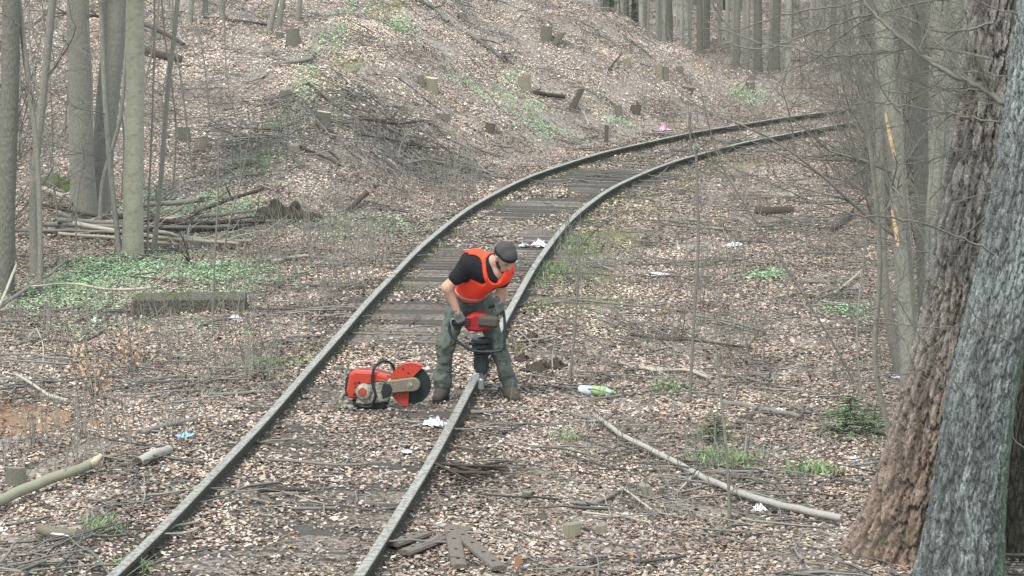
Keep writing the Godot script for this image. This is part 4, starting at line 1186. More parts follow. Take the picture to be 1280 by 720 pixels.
func make_stumps() -> void:
	# px per metre falls with distance, so sizes are in metres
	var S: Material = M.stump
	var P: Material = M.stump_pale
	var G: Material = M.cut_grey
	var W: Material = M.cut_wood
	for q in [
		[-3.667, -40.277, 0.115, 0.30, Vector3(0, 0, 0), "dark mossy stump on the bank's shoulder, near the slim pair of trunks", S, G],
		[-3.897, -40.603, 0.07, 0.16, Vector3(-0.2, 0, 0), "low rotten stump just left of the dark mossy one on the bank's shoulder", S, G],
		[0.618, -45.394, 0.11, 0.30, Vector3(0.15, 0, 0.1), "upright stump with a white cut, left of a leaning pair high on the bank", S, W],
		[0.783, -45.339, 0.075, 0.28, Vector3(0.75, 0, 0), "leaning stump, right of the high pair on the bank", S, G],
		[-1.347, -40.005, 0.10, 0.24, Vector3(0.05, 0, 0.1), "stump with a bright cut face in the middle of the bank", P, W],
		[-1.502, -39.902, 0.06, 0.20, Vector3(-0.1, 0, 0), "narrow stump touching the bright cut one in the middle of the bank", S, G],
		[0.227, -42.54, 0.11, 0.30, Vector3(-0.05, 0, 0.05), "pale yellowish stump standing above the green patch on the bank", P, W],
		[1.052, -42.608, 0.06, 0.42, Vector3(0.5, 0, 0), "tall dark stump leaning right above a forked white stick", M.stick_dark, G],
		[2.831, -46.199, 0.07, 0.30, Vector3(-0.05, 0, 0), "left half of the double stump on the bank's right side", P, G],
		[2.943, -46.264, 0.07, 0.32, Vector3(0.05, 0, 0), "right mossy half of the double stump on the bank's right side", S, G],
		[3.307, -47.539, 0.08, 0.14, Vector3.ZERO, "low stump right of the double stump", S, G],
		[-2.765, -34.913, 0.11, 0.30, Vector3(0.1, 0, 0.1), "stump with a slanted white cut on the bank's left nose", S, W],
		[-2.589, -34.561, 0.05, 0.10, Vector3(0.1, 0, 0), "dark stub just under the slanted white-cut stump", M.stick_dark, G],
		[-1.08, -38.978, 0.08, 0.14, Vector3.ZERO, "low grey stump lower middle of the bank", S, G],
		[-1.771, -37.897, 0.09, 0.16, Vector3(-0.1, 0, 0), "squat dark stump among brown brush left of the low grey stump", S, G],
		[-0.384, -39.606, 0.08, 0.16, Vector3(0.3, 0, 0), "reddish dark stump beside a stick, above the track's left rail", M.stick_dark, G],
		[-4.725, -34.549, 0.09, 0.22, Vector3(-0.1, 0, 0), "greenish mossy stump on the left slope", M.stump, G],
		[-4.472, -34.272, 0.095, 0.20, Vector3(0.2, 0, 0), "brown stump with a dark notched cut, right of the greenish one", P, M.stick_dark],
		[-3.501, -36.706, 0.10, 0.16, Vector3(0.4, 0, 0), "rotten greenish stump on the nose of the bank", S, G],
		[-3.086, -33.777, 0.08, 0.16, Vector3(0.1, 0, 0), "small brown stump at the head of a dark fallen stick", P, G],
		[1.641, -41.584, 0.035, 0.34, Vector3(0.02, 0, 0), "thin dark snapped post beside the left rail", M.stick_dark, M.stick_dark],
		[1.941, -43.375, 0.07, 0.26, Vector3(-0.1, 0, 0), "greyish stump close above the left rail's far bend", S, G],
		[2.258, -44.208, 0.10, 0.18, Vector3(0.2, 0, 0), "broad dark root stump above the left rail's far bend", M.stick_dark, M.stick_dark],
		[2.18, -45.824, 0.08, 0.18, Vector3(0.1, 0, 0), "small stump with a stick leaning on it, upper right of the bank", P, G],
		[-0.93, -44.489, 0.10, 0.14, Vector3.ZERO, "grey flat stump near the long fallen poles at the top of the bank", S, G],
		[4.748, -47.81, 0.09, 0.16, Vector3.ZERO, "low stump near the end of the bank where the wood begins", S, G],
		[5.03, -63.557, 0.08, 0.14, Vector3.ZERO, "dark low stump on the skyline of the bank", S, G],
		[3.416, -46.581, 0.10, 0.12, Vector3(0.3, 0, 0), "brown clump-like stump right of the bank's brush", M.stick_dark, G],
		[-3.705, -17.455, 0.075, 0.15, Vector3.ZERO, "grey stump beside the cut green pole at the lower left", S, G],
		[1.001, -16.881, 0.045, 0.12, Vector3(-0.45, 0, 0), "slanting sapling stump below the pale fallen birch pole", P, G],
		[1.08, -16.941, 0.022, 0.09, Vector3(0.1, 0, 0), "thin stub right of the slanting sapling stump", S, G],
		[0.404, -15.877, 0.06, 0.10, Vector3.ZERO, "wide low sapling stump, left of two at the bottom", P, G],
		[0.612, -15.919, 0.04, 0.075, Vector3.ZERO, "smaller sapling stump, right of two at the bottom", P, G],
		[0.097, -16.658, 0.03, 0.09, Vector3(0.1, 0, 0), "grey stub standing alone between the rail and the slanting sapling stump", S, G],
		[0.211, -16.166, 0.035, 0.07, Vector3.ZERO, "dark-ended short stub left of the bottom two sapling stumps", S, M.stick_dark],
		[0.031, -14.94, 0.022, 0.10, Vector3(0.15, 0, 0), "orange-brown splintered stub at the bottom edge", M.dull_wood, M.dull_wood]]:
		stump(at(q[0], q[1]), q[2], q[3] * 0.88, q[4], q[5], q[6], q[7])

# a branch or pole lying on the ground: points as (x, z), lifted at each by the given heights
func lying(called: String, label: String, category: String, spots: Array, r0: float, r1: float, m: Material, lift := [0.0, 0.0], twigs := 0, group := "", cut: Material = null) -> Node3D:
	var base := at(spots[0].x, spots[0].y)
	var t := thing(called, label, category, base, 0.0, group)
	var pts := []
	for k in spots.size():
		var f := float(k) / (spots.size() - 1)
		pts.append(at(spots[k].x, spots[k].y, lerpf(r0, r1, f) * 0.75 + 0.015 + lerpf(lift[0], lift[1], f)) - base)
	var path := smooth_path(pts, 7 if spots.size() < 4 else 5)
	for k in path.size():
		var w: Vector3 = path[k]
		path[k] = w + Vector3(0, 0.3 * noise.get_noise_3dv((w + base) * 40.0), noise.get_noise_3dv((w + base) * 31.0)) * minf(0.05, r0 * 1.4)
	var g := Geo.new()
	g.tube(path, radii_for(path.size(), [r0, r1]), 9 if r0 > 0.02 else 6, true, 0.22, Color.WHITE, 1.0, noise)
	part("stem", g.mesh(), m, t)
	if cut:
		for e in [0, path.size() - 1]:
			var c := Geo.new()
			var d: Vector3 = ((path[e] as Vector3) - (path[1] if e == 0 else path[e - 1])).normalized()
			c.lathe(path[e], d, [Vector2((r1 if e else r0) * 0.98, -0.004), Vector2((r1 if e else r0) * 0.98, 0.004), Vector2(0, 0.007)], 10)
			part("cut_face", c.mesh(), cut, t)
	if twigs:
		var b := Geo.new()
		for k in twigs:
			var q := rng.randi_range(1, path.size() - 2)
			var d: Vector3 = (path[q + 1] - path[q]).normalized()
			spray(b, path[q], d + Vector3(rng.randf_range(-1, 1), rng.randf_range(0.1, 0.8), rng.randf_range(-1, 1)), rng.randf_range(0.2, 0.6), r1 * 0.5 + 0.002, 1, 0.3)
		meta(part("side_twigs", b.mesh(), m, t), "", "", "", "stuff")
	return t

func make_fallen() -> void:
	var A: Material = M.stick
	var D: Material = M.stick_dark
	var P: Material = M.stick_pale
	var pole := lying("cut_pole", "thick olive-green cut pole with a splintered pale end at the lower left", "pole", [Vector2(-3.84, -15.967), Vector2(-3.667, -16.706), Vector2(-3.481, -17.075), Vector2(-3.277, -17.245), Vector2(-3.128, -17.443)], 0.045, 0.036, M.stick_olive, [0.02, 0.08], 0, "", null)
	var tip := Geo.new()
	var pe := at(-3.128, -17.443, 0.12) - pole.position
	var pd := (pe - (at(-3.277, -17.245, 0.11) - pole.position)).normalized()
	tip.tube([pe - pd * 0.03, pe + pd * 0.02, pe + pd * 0.06 + Vector3(0, 0.012, 0), pe + pd * 0.10 + Vector3(0, 0.024, 0)], [0.034, 0.037, 0.029, 0.010], 9, true, 0.5, Color.WHITE, 0.9, noise)
	tip.tube([pe, pe + pd * 0.07 + Vector3(0, -0.02, 0.02), pe + pd * 0.09 + Vector3(0, -0.03, 0.025)], [0.02, 0.012, 0.002], 5, true)
	part("splintered_end", tip.mesh(), M.cut_wood, pole)
	var sg := Geo.new()
	var hang := Vector3(-3.307, -0.104, -17.6) - pole.position
	sg.tube([hang, hang + Vector3(0.05, -0.06, 0.03), hang + Vector3(0.10, -0.17, 0.06), hang + Vector3(0.13, -0.24, 0.08)], [0.006, 0.014, 0.012, 0.003], 6, false, 0.0, Color.WHITE, 0.4)
	part("bark_strip", sg.mesh(), M.split_wood, pole)
	lying("birch_log", "short white birch log lying beside the left rail", "log", [Vector2(-2.815, -17.591), Vector2(-2.736, -17.788), Vector2(-2.635, -18.021)], 0.043, 0.038, M.birch, [0.01, 0.02], 0, "", M.stick_dark)
	lying("split_log", "short split log with a white stripe near the bottom left", "log", [Vector2(-3.199, -15.783), Vector2(-3.036, -15.636), Vector2(-2.895, -15.543)], 0.035, 0.04, M.stump_pale, [0.01, 0.01], 0, "", M.cut_grey)
	var stripe := Geo.new()
	var s0 := at(-3.177, -15.725, 0.055)
	var s1 := at(-2.954, -15.51, 0.055)
	stripe.tube([s0, (s0 + s1) * 0.5, s1], [0.012, 0.016, 0.008], 6, true, 0.2, Color.WHITE, 0.6, noise)
	var split: Node3D = get_node("split_log")
	for k in stripe.v.size(): stripe.v[k] -= split.position
	part("split_face", stripe.mesh(), M.paper, split)
	lying("birch_pole", "long pale birch pole lying across the leaves toward the red-brown pine", "pole", [Vector2(0.698, -19.492), Vector2(0.874, -18.961), Vector2(1.178, -18.139), Vector2(1.428, -17.38), Vector2(1.721, -16.736), Vector2(2.025, -16.39), Vector2(2.284, -16.151)], 0.020, 0.029, M.birch, [0.03, 0.02], 2)
	lying("fallen_branch", "grey curved branch from the rail to the head of the pale birch pole", "branch", [Vector2(-0.345, -19.49), Vector2(0, -19.584), Vector2(0.335, -19.657), Vector2(0.632, -19.509), Vector2(0.796, -19.456)], 0.018, 0.014, A, [0, 0], 2)
	lying("fallen_branch", "thin stick lying against the neck of the plastic bottle", "branch", [Vector2(0.653, -20.206), Vector2(0.974, -20.45), Vector2(1.338, -20.699)], 0.012, 0.010, A)
	lying("fallen_branch", "straight grey stick left of the left rail, level with the cut-off saw", "branch", [Vector2(-2.608, -20.274), Vector2(-2.379, -20.263), Vector2(-2.144, -20.331)], 0.018, 0.016, A)
	lying("fallen_branch", "grey log-like branch between the bare earth and the left rail", "branch", [Vector2(-2.953, -18.734), Vector2(-2.79, -19.026), Vector2(-2.588, -19.22)], 0.022, 0.026, A)
	lying("fallen_branch", "pale lichen-covered branch above the bare earth at the left edge", "branch", [Vector2(-4.42, -20.97), Vector2(-4.136, -20.432), Vector2(-3.943, -20.042), Vector2(-3.76, -19.861)], 0.012, 0.018, P, [0.05, 0.02])
	lying("fallen_branch", "thin pale stick bending upward above the bare earth", "branch", [Vector2(-4.301, -21.021), Vector2(-4.262, -21.334), Vector2(-4.496, -22.619), Vector2(-4.754, -23.617)], 0.007, 0.006, P, [0.02, 0.06])
	lying("fallen_branch", "long thin stick lying across the sleepers between the rails", "branch", [Vector2(-1.846, -17.706), Vector2(-1.567, -17.629), Vector2(-1.289, -17.527), Vector2(-1.082, -17.578)], 0.013, 0.010, A, [0.03, 0.03])
	lying("fallen_branch", "dark rotten stick lying low between the rails below the long thin one", "branch", [Vector2(-1.83, -16.798), Vector2(-1.673, -16.845), Vector2(-1.454, -16.845)], 0.018, 0.014, D, [0.01, 0.01])
	lying("fallen_branch", "grey half-buried stick between the rails near the bottom", "branch", [Vector2(-1.545, -16.322), Vector2(-1.398, -16.3), Vector2(-1.232, -16.322)], 0.013, 0.012, A, [0.01, 0.01])
	lying("fallen_branch", "crooked grey root-like branch right of the track at the bottom", "branch", [Vector2(0.411, -16.655), Vector2(0.569, -16.608), Vector2(0.69, -16.775), Vector2(0.783, -16.927), Vector2(0.899, -16.929)], 0.014, 0.020, A, [0, 0.02])
	lying("fallen_branch", "thin pale stick pointing down right from the crooked root-like branch", "branch", [Vector2(0.799, -16.901), Vector2(0.908, -16.551), Vector2(0.982, -16.36)], 0.008, 0.010, P, [0.06, 0.02])
	lying("fallen_branch", "light straw-coloured stick beside the two bottom sapling stumps", "branch", [Vector2(0.493, -16.323), Vector2(0.724, -16.229), Vector2(0.963, -16.03)], 0.010, 0.006, P, [0.02, 0.02], 4)
	lying("fallen_branch", "black bent twig above the crooked root-like branch", "branch", [Vector2(0.679, -18.05), Vector2(0.788, -18.448), Vector2(0.874, -18.536), Vector2(0.967, -18.256)], 0.008, 0.007, D, [0, 0.05])
	lying("fallen_branch", "dark thin stick under the middle of the pale birch pole", "branch", [Vector2(0.964, -18.197), Vector2(1.355, -18.014), Vector2(1.64, -17.76), Vector2(2.038, -17.521)], 0.008, 0.005, D, [0.03, 0.02], 3)
	lying("fallen_branch", "grey log right of the green fir seedling", "log", [Vector2(1.81, -20.06), Vector2(2.093, -19.824), Vector2(2.401, -19.573)], 0.028, 0.024, A)
	lying("fallen_branch", "brown branch running right from the thin sapling, upper of several", "branch", [Vector2(1.869, -24.217), Vector2(2.222, -23.859), Vector2(2.501, -23.434)], 0.016, 0.012, A, [0.05, 0.02], 2)
	lying("fallen_branch", "long thin branch from the weeds by the track toward the thin sapling", "branch", [Vector2(0.494, -25.184), Vector2(1.013, -24.964), Vector2(1.587, -24.685), Vector2(1.912, -24.35)], 0.012, 0.008, A, [0.02, 0.05], 3)
	lying("fallen_branch", "straight grey stick midway between the track and the thin sapling", "branch", [Vector2(0.882, -23.233), Vector2(1.287, -23.738), Vector2(1.681, -23.861)], 0.010, 0.008, A)
	lying("fallen_branch", "dark branch lying behind the thin sapling's foot", "branch", [Vector2(1.187, -23.35), Vector2(1.495, -23.213), Vector2(1.793, -23.194), Vector2(2.317, -22.768)], 0.014, 0.010, D, [0.02, 0.02], 3)
	lying("fallen_branch", "bleached crooked branch left of the thin sapling's foot", "branch", [Vector2(1.166, -21.453), Vector2(1.379, -21.353), Vector2(1.603, -21.445), Vector2(1.757, -21.098)], 0.018, 0.014, P, [0.02, 0.03], 3)
	lying("fallen_branch", "brown-grey pole across the leaves right of the thin sapling", "branch", [Vector2(1.679, -21.484), Vector2(2.105, -21.357), Vector2(2.428, -20.993), Vector2(2.818, -20.699)], 0.010, 0.008, A, [0.02, 0.02], 4)
	lying("fallen_branch", "weathered log in front of the dark hollow at the right", "log", [Vector2(3.235, -26.611), Vector2(3.6, -26.653), Vector2(3.957, -26.888)], 0.026, 0.022, A)
	lying("fallen_branch", "bent bleached branch leaning on the weathered log", "branch", [Vector2(3.506, -25.806), Vector2(3.728, -26.278), Vector2(3.976, -26.888)], 0.014, 0.011, P, [0.02, 0.1], 1)
	lying("log", "short dark log lying alone in the leaves at the far right of the track", "log", [Vector2(3.37, -32.769), Vector2(3.564, -32.632), Vector2(3.866, -32.677)], 0.075, 0.07, D, [-0.02, -0.02], 0, "", M.stump)
	lying("log", "dark branch in the leaf hollow behind the weathered log", "branch", [Vector2(4.126, -30.655), Vector2(4.375, -31.344), Vector2(4.614, -32.215)], 0.04, 0.03, D, [0, 0.05], 2)
	lying("fallen_branch", "dark plank-like timber lying aslant at the foot of the bank's left nose", "timber", [Vector2(-2.162, -31.533), Vector2(-2.066, -31.856), Vector2(-1.963, -32.299)], 0.035, 0.035, D, [0.03, 0.1], 0)
	lying("fallen_branch", "short brown stick right of the slanting dark timber", "branch", [Vector2(-1.667, -30.584), Vector2(-1.523, -30.166), Vector2(-1.404, -29.793)], 0.014, 0.012, D)
	lying("fallen_branch", "dark stick running down right from the small brown stump", "branch", [Vector2(-3.063, -33.907), Vector2(-2.766, -33.723), Vector2(-2.416, -33.534)], 0.022, 0.02, D, [0.05, 0.03])
	lying("fallen_branch", "long dark grey pole at the top of the bank, left of two in line", "pole", [Vector2(-1.854, -43.723), Vector2(-1.563, -43.665), Vector2(-1.376, -43.7), Vector2(-1.152, -43.403)], 0.05, 0.04, A, [0.03, 0.03], 2)
	lying("fallen_branch", "lower grey pole at the top of the bank, right of two in line", "pole", [Vector2(-0.792, -43.362), Vector2(-0.503, -43.264), Vector2(-0.201, -43.225)], 0.05, 0.045, A, [0.03, 0.02], 4)
	lying("fallen_branch", "dark thin pole slanting on the upper left slope behind the beech", "pole", [Vector2(-6.297, -40.711), Vector2(-5.74, -39.28), Vector2(-5.299, -38.889)], 0.035, 0.03, D, [0.1, 0.05])
	lying("fallen_branch", "thick rotten mossy log on the left slope behind the beech", "log", [Vector2(-5.947, -38.223), Vector2(-5.593, -38.22), Vector2(-5.242, -38.244)], 0.075, 0.065, D, [-0.02, 0])
	lying("fallen_branch", "brown log lying on the terrace on the bank's shoulder", "log", [Vector2(-3.765, -38.351), Vector2(-3.525, -39.239), Vector2(-3.288, -39.528)], 0.045, 0.04, A, [0.02, 0.05], 2)
	lying("fallen_branch", "dark branch across the upper slope between the slim trunks", "branch", [Vector2(-5.236, -41.001), Vector2(-4.627, -41.02), Vector2(-4.106, -41.242)], 0.03, 0.02, D, [0.02, 0.02], 0)
	lying("fallen_branch", "thin stick hanging over the crest of the bank", "branch", [Vector2(1.694, -48.653), Vector2(2.241, -48.238), Vector2(2.882, -48.171)], 0.014, 0.01, A, [0.05, 0.05], 2)
	lying("fallen_branch", "white forked stick beneath the tall dark leaning stump", "branch", [Vector2(1.142, -42.768), Vector2(1.28, -42.602), Vector2(1.356, -42.274)], 0.018, 0.012, P, [0.03, 0.03], 1)
	lying("fallen_branch", "thin stick pointing up from the small stump upper right of the bank", "branch", [Vector2(1.801, -45.088), Vector2(1.933, -45.39), Vector2(2.072, -45.786)], 0.02, 0.016, D, [0.03, 0.15])
	lying("fallen_branch", "long thin dark branch down the nose of the bank past the white-cut stump", "branch", [Vector2(-3.165, -37.244), Vector2(-2.763, -36.8), Vector2(-2.445, -36.606), Vector2(-2.123, -36.284)], 0.02, 0.012, D, [0.05, 0.05], 6)
	lying("fallen_branch", "arched twiggy branch heap lying in the middle foot of the bank", "branch", [Vector2(-1.61, -35.59), Vector2(-1.335, -36.225), Vector2(-1.035, -36.363), Vector2(-0.733, -36.452)], 0.018, 0.012, A, [0.05, 0.05], 8)
	lying("fallen_branch", "thin pale branch arching just above the bank's twig heap", "branch", [Vector2(-1.693, -35.6), Vector2(-1.671, -36.178), Vector2(-1.566, -36.573), Vector2(-1.362, -37.011)], 0.014, 0.009, A, [0.1, 0.3], 5)
	lying("fallen_branch", "dark brush branch sprawling left of the squat dark stump", "branch", [Vector2(-2.445, -36.606), Vector2(-2.196, -36.522), Vector2(-1.726, -36.894), Vector2(-1.391, -37.843)], 0.018, 0.012, D, [0.1, 0.1], 9)
	lying("fallen_branch", "brush branch in front of the squat dark stump, mid bank", "branch", [Vector2(-2.25, -35.412), Vector2(-1.939, -36.24), Vector2(-1.526, -36.488), Vector2(-1.11, -36.842)], 0.016, 0.010, D, [0.05, 0.1], 9)
	lying("fallen_branch", "tangled thin branch above the far bend of the left rail", "branch", [Vector2(3.129, -45.767), Vector2(3.498, -45.57), Vector2(3.782, -45.301)], 0.016, 0.012, A, [0.2, 0.05], 6)
	lying("fallen_branch", "brown broken branch between two stumps by the bank's far foot", "branch", [Vector2(0.396, -42.437), Vector2(0.711, -42.636), Vector2(0.942, -42.787)], 0.05, 0.035, D, [0.0, 0.04], 1)
	lying("fallen_branch", "grey branch lying parallel to the rail at the far right", "branch", [Vector2(4.019, -40.304), Vector2(4.598, -39.814), Vector2(5.165, -39.557)], 0.016, 0.012, A, [0.03, 0.02], 2)
	lying("fallen_branch", "long stick reaching the beginning of the concrete slab from the left", "branch", [Vector2(-5.228, -25.772), Vector2(-4.83, -25.983), Vector2(-4.32, -25.551), Vector2(-3.836, -25.559)], 0.012, 0.016, P, [0.15, 0.12], 1)
	lying("fallen_branch", "pale stick leaning up against the mossy edge trunk", "branch", [Vector2(-5.34, -24.345), Vector2(-5.378, -25.156), Vector2(-5.44, -26.046)], 0.018, 0.014, P, [0.0, 0.35], 1)
	lying("fallen_branch", "brown pole lying in front of the mossy edge trunk's foot", "branch", [Vector2(-5.378, -24.441), Vector2(-5.291, -25.652), Vector2(-5.146, -26.257), Vector2(-5.031, -26.801)], 0.022, 0.016, A, [0.05, 0.25], 3)
	lying("fallen_branch", "dark stick below the concrete slab at the left", "branch", [Vector2(-4.816, -22.535), Vector2(-4.532, -23.046), Vector2(-4.228, -23.088), Vector2(-4.118, -23.831)], 0.014, 0.010, D, [0.02, 0.03], 3)
	lying("fallen_branch", "whitish flat stick right of the concrete slab in the weeds", "branch", [Vector2(-2.863, -28.298), Vector2(-2.669, -28.474), Vector2(-2.453, -28.655)], 0.022, 0.02, P, [0.02, 0.02])
	lying("fallen_branch", "grey rod crossing the ground plants behind the concrete slab", "branch", [Vector2(-3.833, -27.711), Vector2(-3.439, -27.933), Vector2(-2.96, -28.317), Vector2(-2.542, -28.45)], 0.016, 0.012, A, [0.03, 0.04], 2)
	lying("fallen_branch", "black broken branch piece in the green plants behind the slab", "branch", [Vector2(-3.928, -28.276), Vector2(-3.766, -27.912), Vector2(-3.607, -27.405)], 0.035, 0.02, D, [0.02, 0.02], 4)
	# the brush pile behind the beech
	for q in [["long pale straight log lying lowest in the brush pile behind the beech", [Vector2(-6.177, -29.884), Vector2(-5.661, -30.035), Vector2(-5.045, -30.594), Vector2(-4.183, -30.456)], 0.055, 0.045, A, [0.0, 0.0]],
		["long grey pole slanting down to the beech, on top of the brush pile", [Vector2(-6.245, -31.615), Vector2(-5.832, -31.551), Vector2(-5.342, -31.464)], 0.04, 0.03, P, [0.25, 0.05]],
		["grey pole leaving the brush pile to the right of the beech", [Vector2(-4.991, -31.587), Vector2(-4.571, -31.627), Vector2(-4.09, -31.611)], 0.04, 0.035, A, [0.15, 0.15]],
		["dark pole rising right from the brush pile toward the bank", [Vector2(-4.581, -29.309), Vector2(-4.367, -30.531), Vector2(-3.982, -31.163), Vector2(-3.305, -31.731)], 0.03, 0.024, D, [0.05, 0.25]]]:
		lying("brush_pole", q[0], "pole", q[1], q[2], q[3], q[4], q[5], 3)
	for k in 16:
		var px := rng.randf_range(0, 1)
		var c := Vector2(lerpf(-5.9, -3.3, px), rng.randf_range(-31.3, -29.2))
		var a := rng.randf_range(-0.45, 0.45)
		var d := Vector2(cos(a), sin(a)) * rng.randf_range(0.5, 1.2)
		lying("brush_pole", "dead branch in the tangled brush pile behind the beech, one of many", "branch", [c - d, c + Vector2(0, 0.1), c + d], rng.randf_range(0.022, 0.042), 0.018, [A, D, A, P][k % 4], [rng.randf_range(0.0, 0.3), rng.randf_range(0.0, 0.3)], 4, "branches of the brush pile")
	# rotten root mass at the end of the pile
	var rt := thing("root_mass", "dark rotten root mass at the foot of the bank, right of the brush pile", "tree root", at(-2.919, -31.232))
	var g := Geo.new()
	flesh(g, [[Vector3(-0.25, 0.0, 0), Vector3(0.3, 0.0, 0), 0.12, 0.07], [Vector3(-0.12, 0, 0), Vector3(-0.16, 0.20, 0), 0.10, 0.05], [Vector3(0.02, 0, 0), Vector3(0.06, 0.13, 0), 0.09, 0.06], [Vector3(-0.3, 0, 0.05), Vector3(-0.6, -0.02, 0.1), 0.05, 0.02]], 0.02, 0.03, [], [], 0.05, 3.0)
	part("root", g.mesh(), M.clod, rt)
	rt.scale = Vector3.ONE * 1.25
	# heap of dark sticks beside the right rail
	for k in 16:
		var o := Vector2(-0.296, -17.278)
		var a := rng.randf_range(-0.7, 0.7) + (PI if k % 2 else 0.0)
		var p := o + Vector2(rng.randf_range(-0.16, 0.2), rng.randf_range(-0.22, 0.22))
		var d := Vector2(cos(a), sin(a) * 1.5) * rng.randf_range(0.08, 0.22)
		lying("dark_stick", "short blackish stick in the heap beside the right rail", "stick", [p - d, p + d * 0.1, p + d], rng.randf_range(0.008, 0.018), 0.008, D, [rng.randf_range(0, 0.10), rng.randf_range(0, 0.10)], 0, "sticks of the dark heap by the rail")

func make_clod(where: Vector3, r: float, label: String, m: Material, called := "earth_clod", category := "clod") -> void:
	var cl := Geo.new()
	flesh(cl, [[Vector3(-r, 0.0, 0), Vector3(r, 0.01, 0), r * 0.6, r * 0.5], [Vector3(0, 0, r * 0.6), Vector3(0.02, 0.03, -r * 0.8), r * 0.5, r * 0.6]], r * 0.11, 0.02, [], [], r * 0.8, 1.1 / r)
	var o := part(called, cl.mesh(), m)
	o.position = where
	if called == "earth_lump": o.scale = Vector3(1.3, 0.4, 1.3)
	meta(o, label, category)

func crumple(where: Vector3, size: Vector3, m: Material, called: String, label: String, category: String) -> void:
	var g := Geo.new()
	var n := 9
	var grid := []
	for j in n:
		for k in n:
			var p := Vector3(k / 8.0 - 0.5, 0, j / 8.0 - 0.5)
			var h := 0.5 + noise.get_noise_3dv(p * 60.0 + where * 30.0) * 1.2
			grid.append(Vector3(p.x * size.x + 0.2 * size.x * noise.get_noise_3dv(p * 50.0 + where * 7.0), maxf(0.0, h * size.y * (1.0 - 2.0 * maxf(absf(p.x), absf(p.z)) * 0.8)), p.z * size.z))
	for j in n - 1:
		for k in n - 1: g.quad(grid[j * n + k], grid[j * n + k + 1], grid[(j + 1) * n + k + 1], grid[(j + 1) * n + k])
	var o := part(called, g.mesh(), m)
	o.position = where
	o.rotation.y = rng.randf() * TAU
	meta(o, label, category)

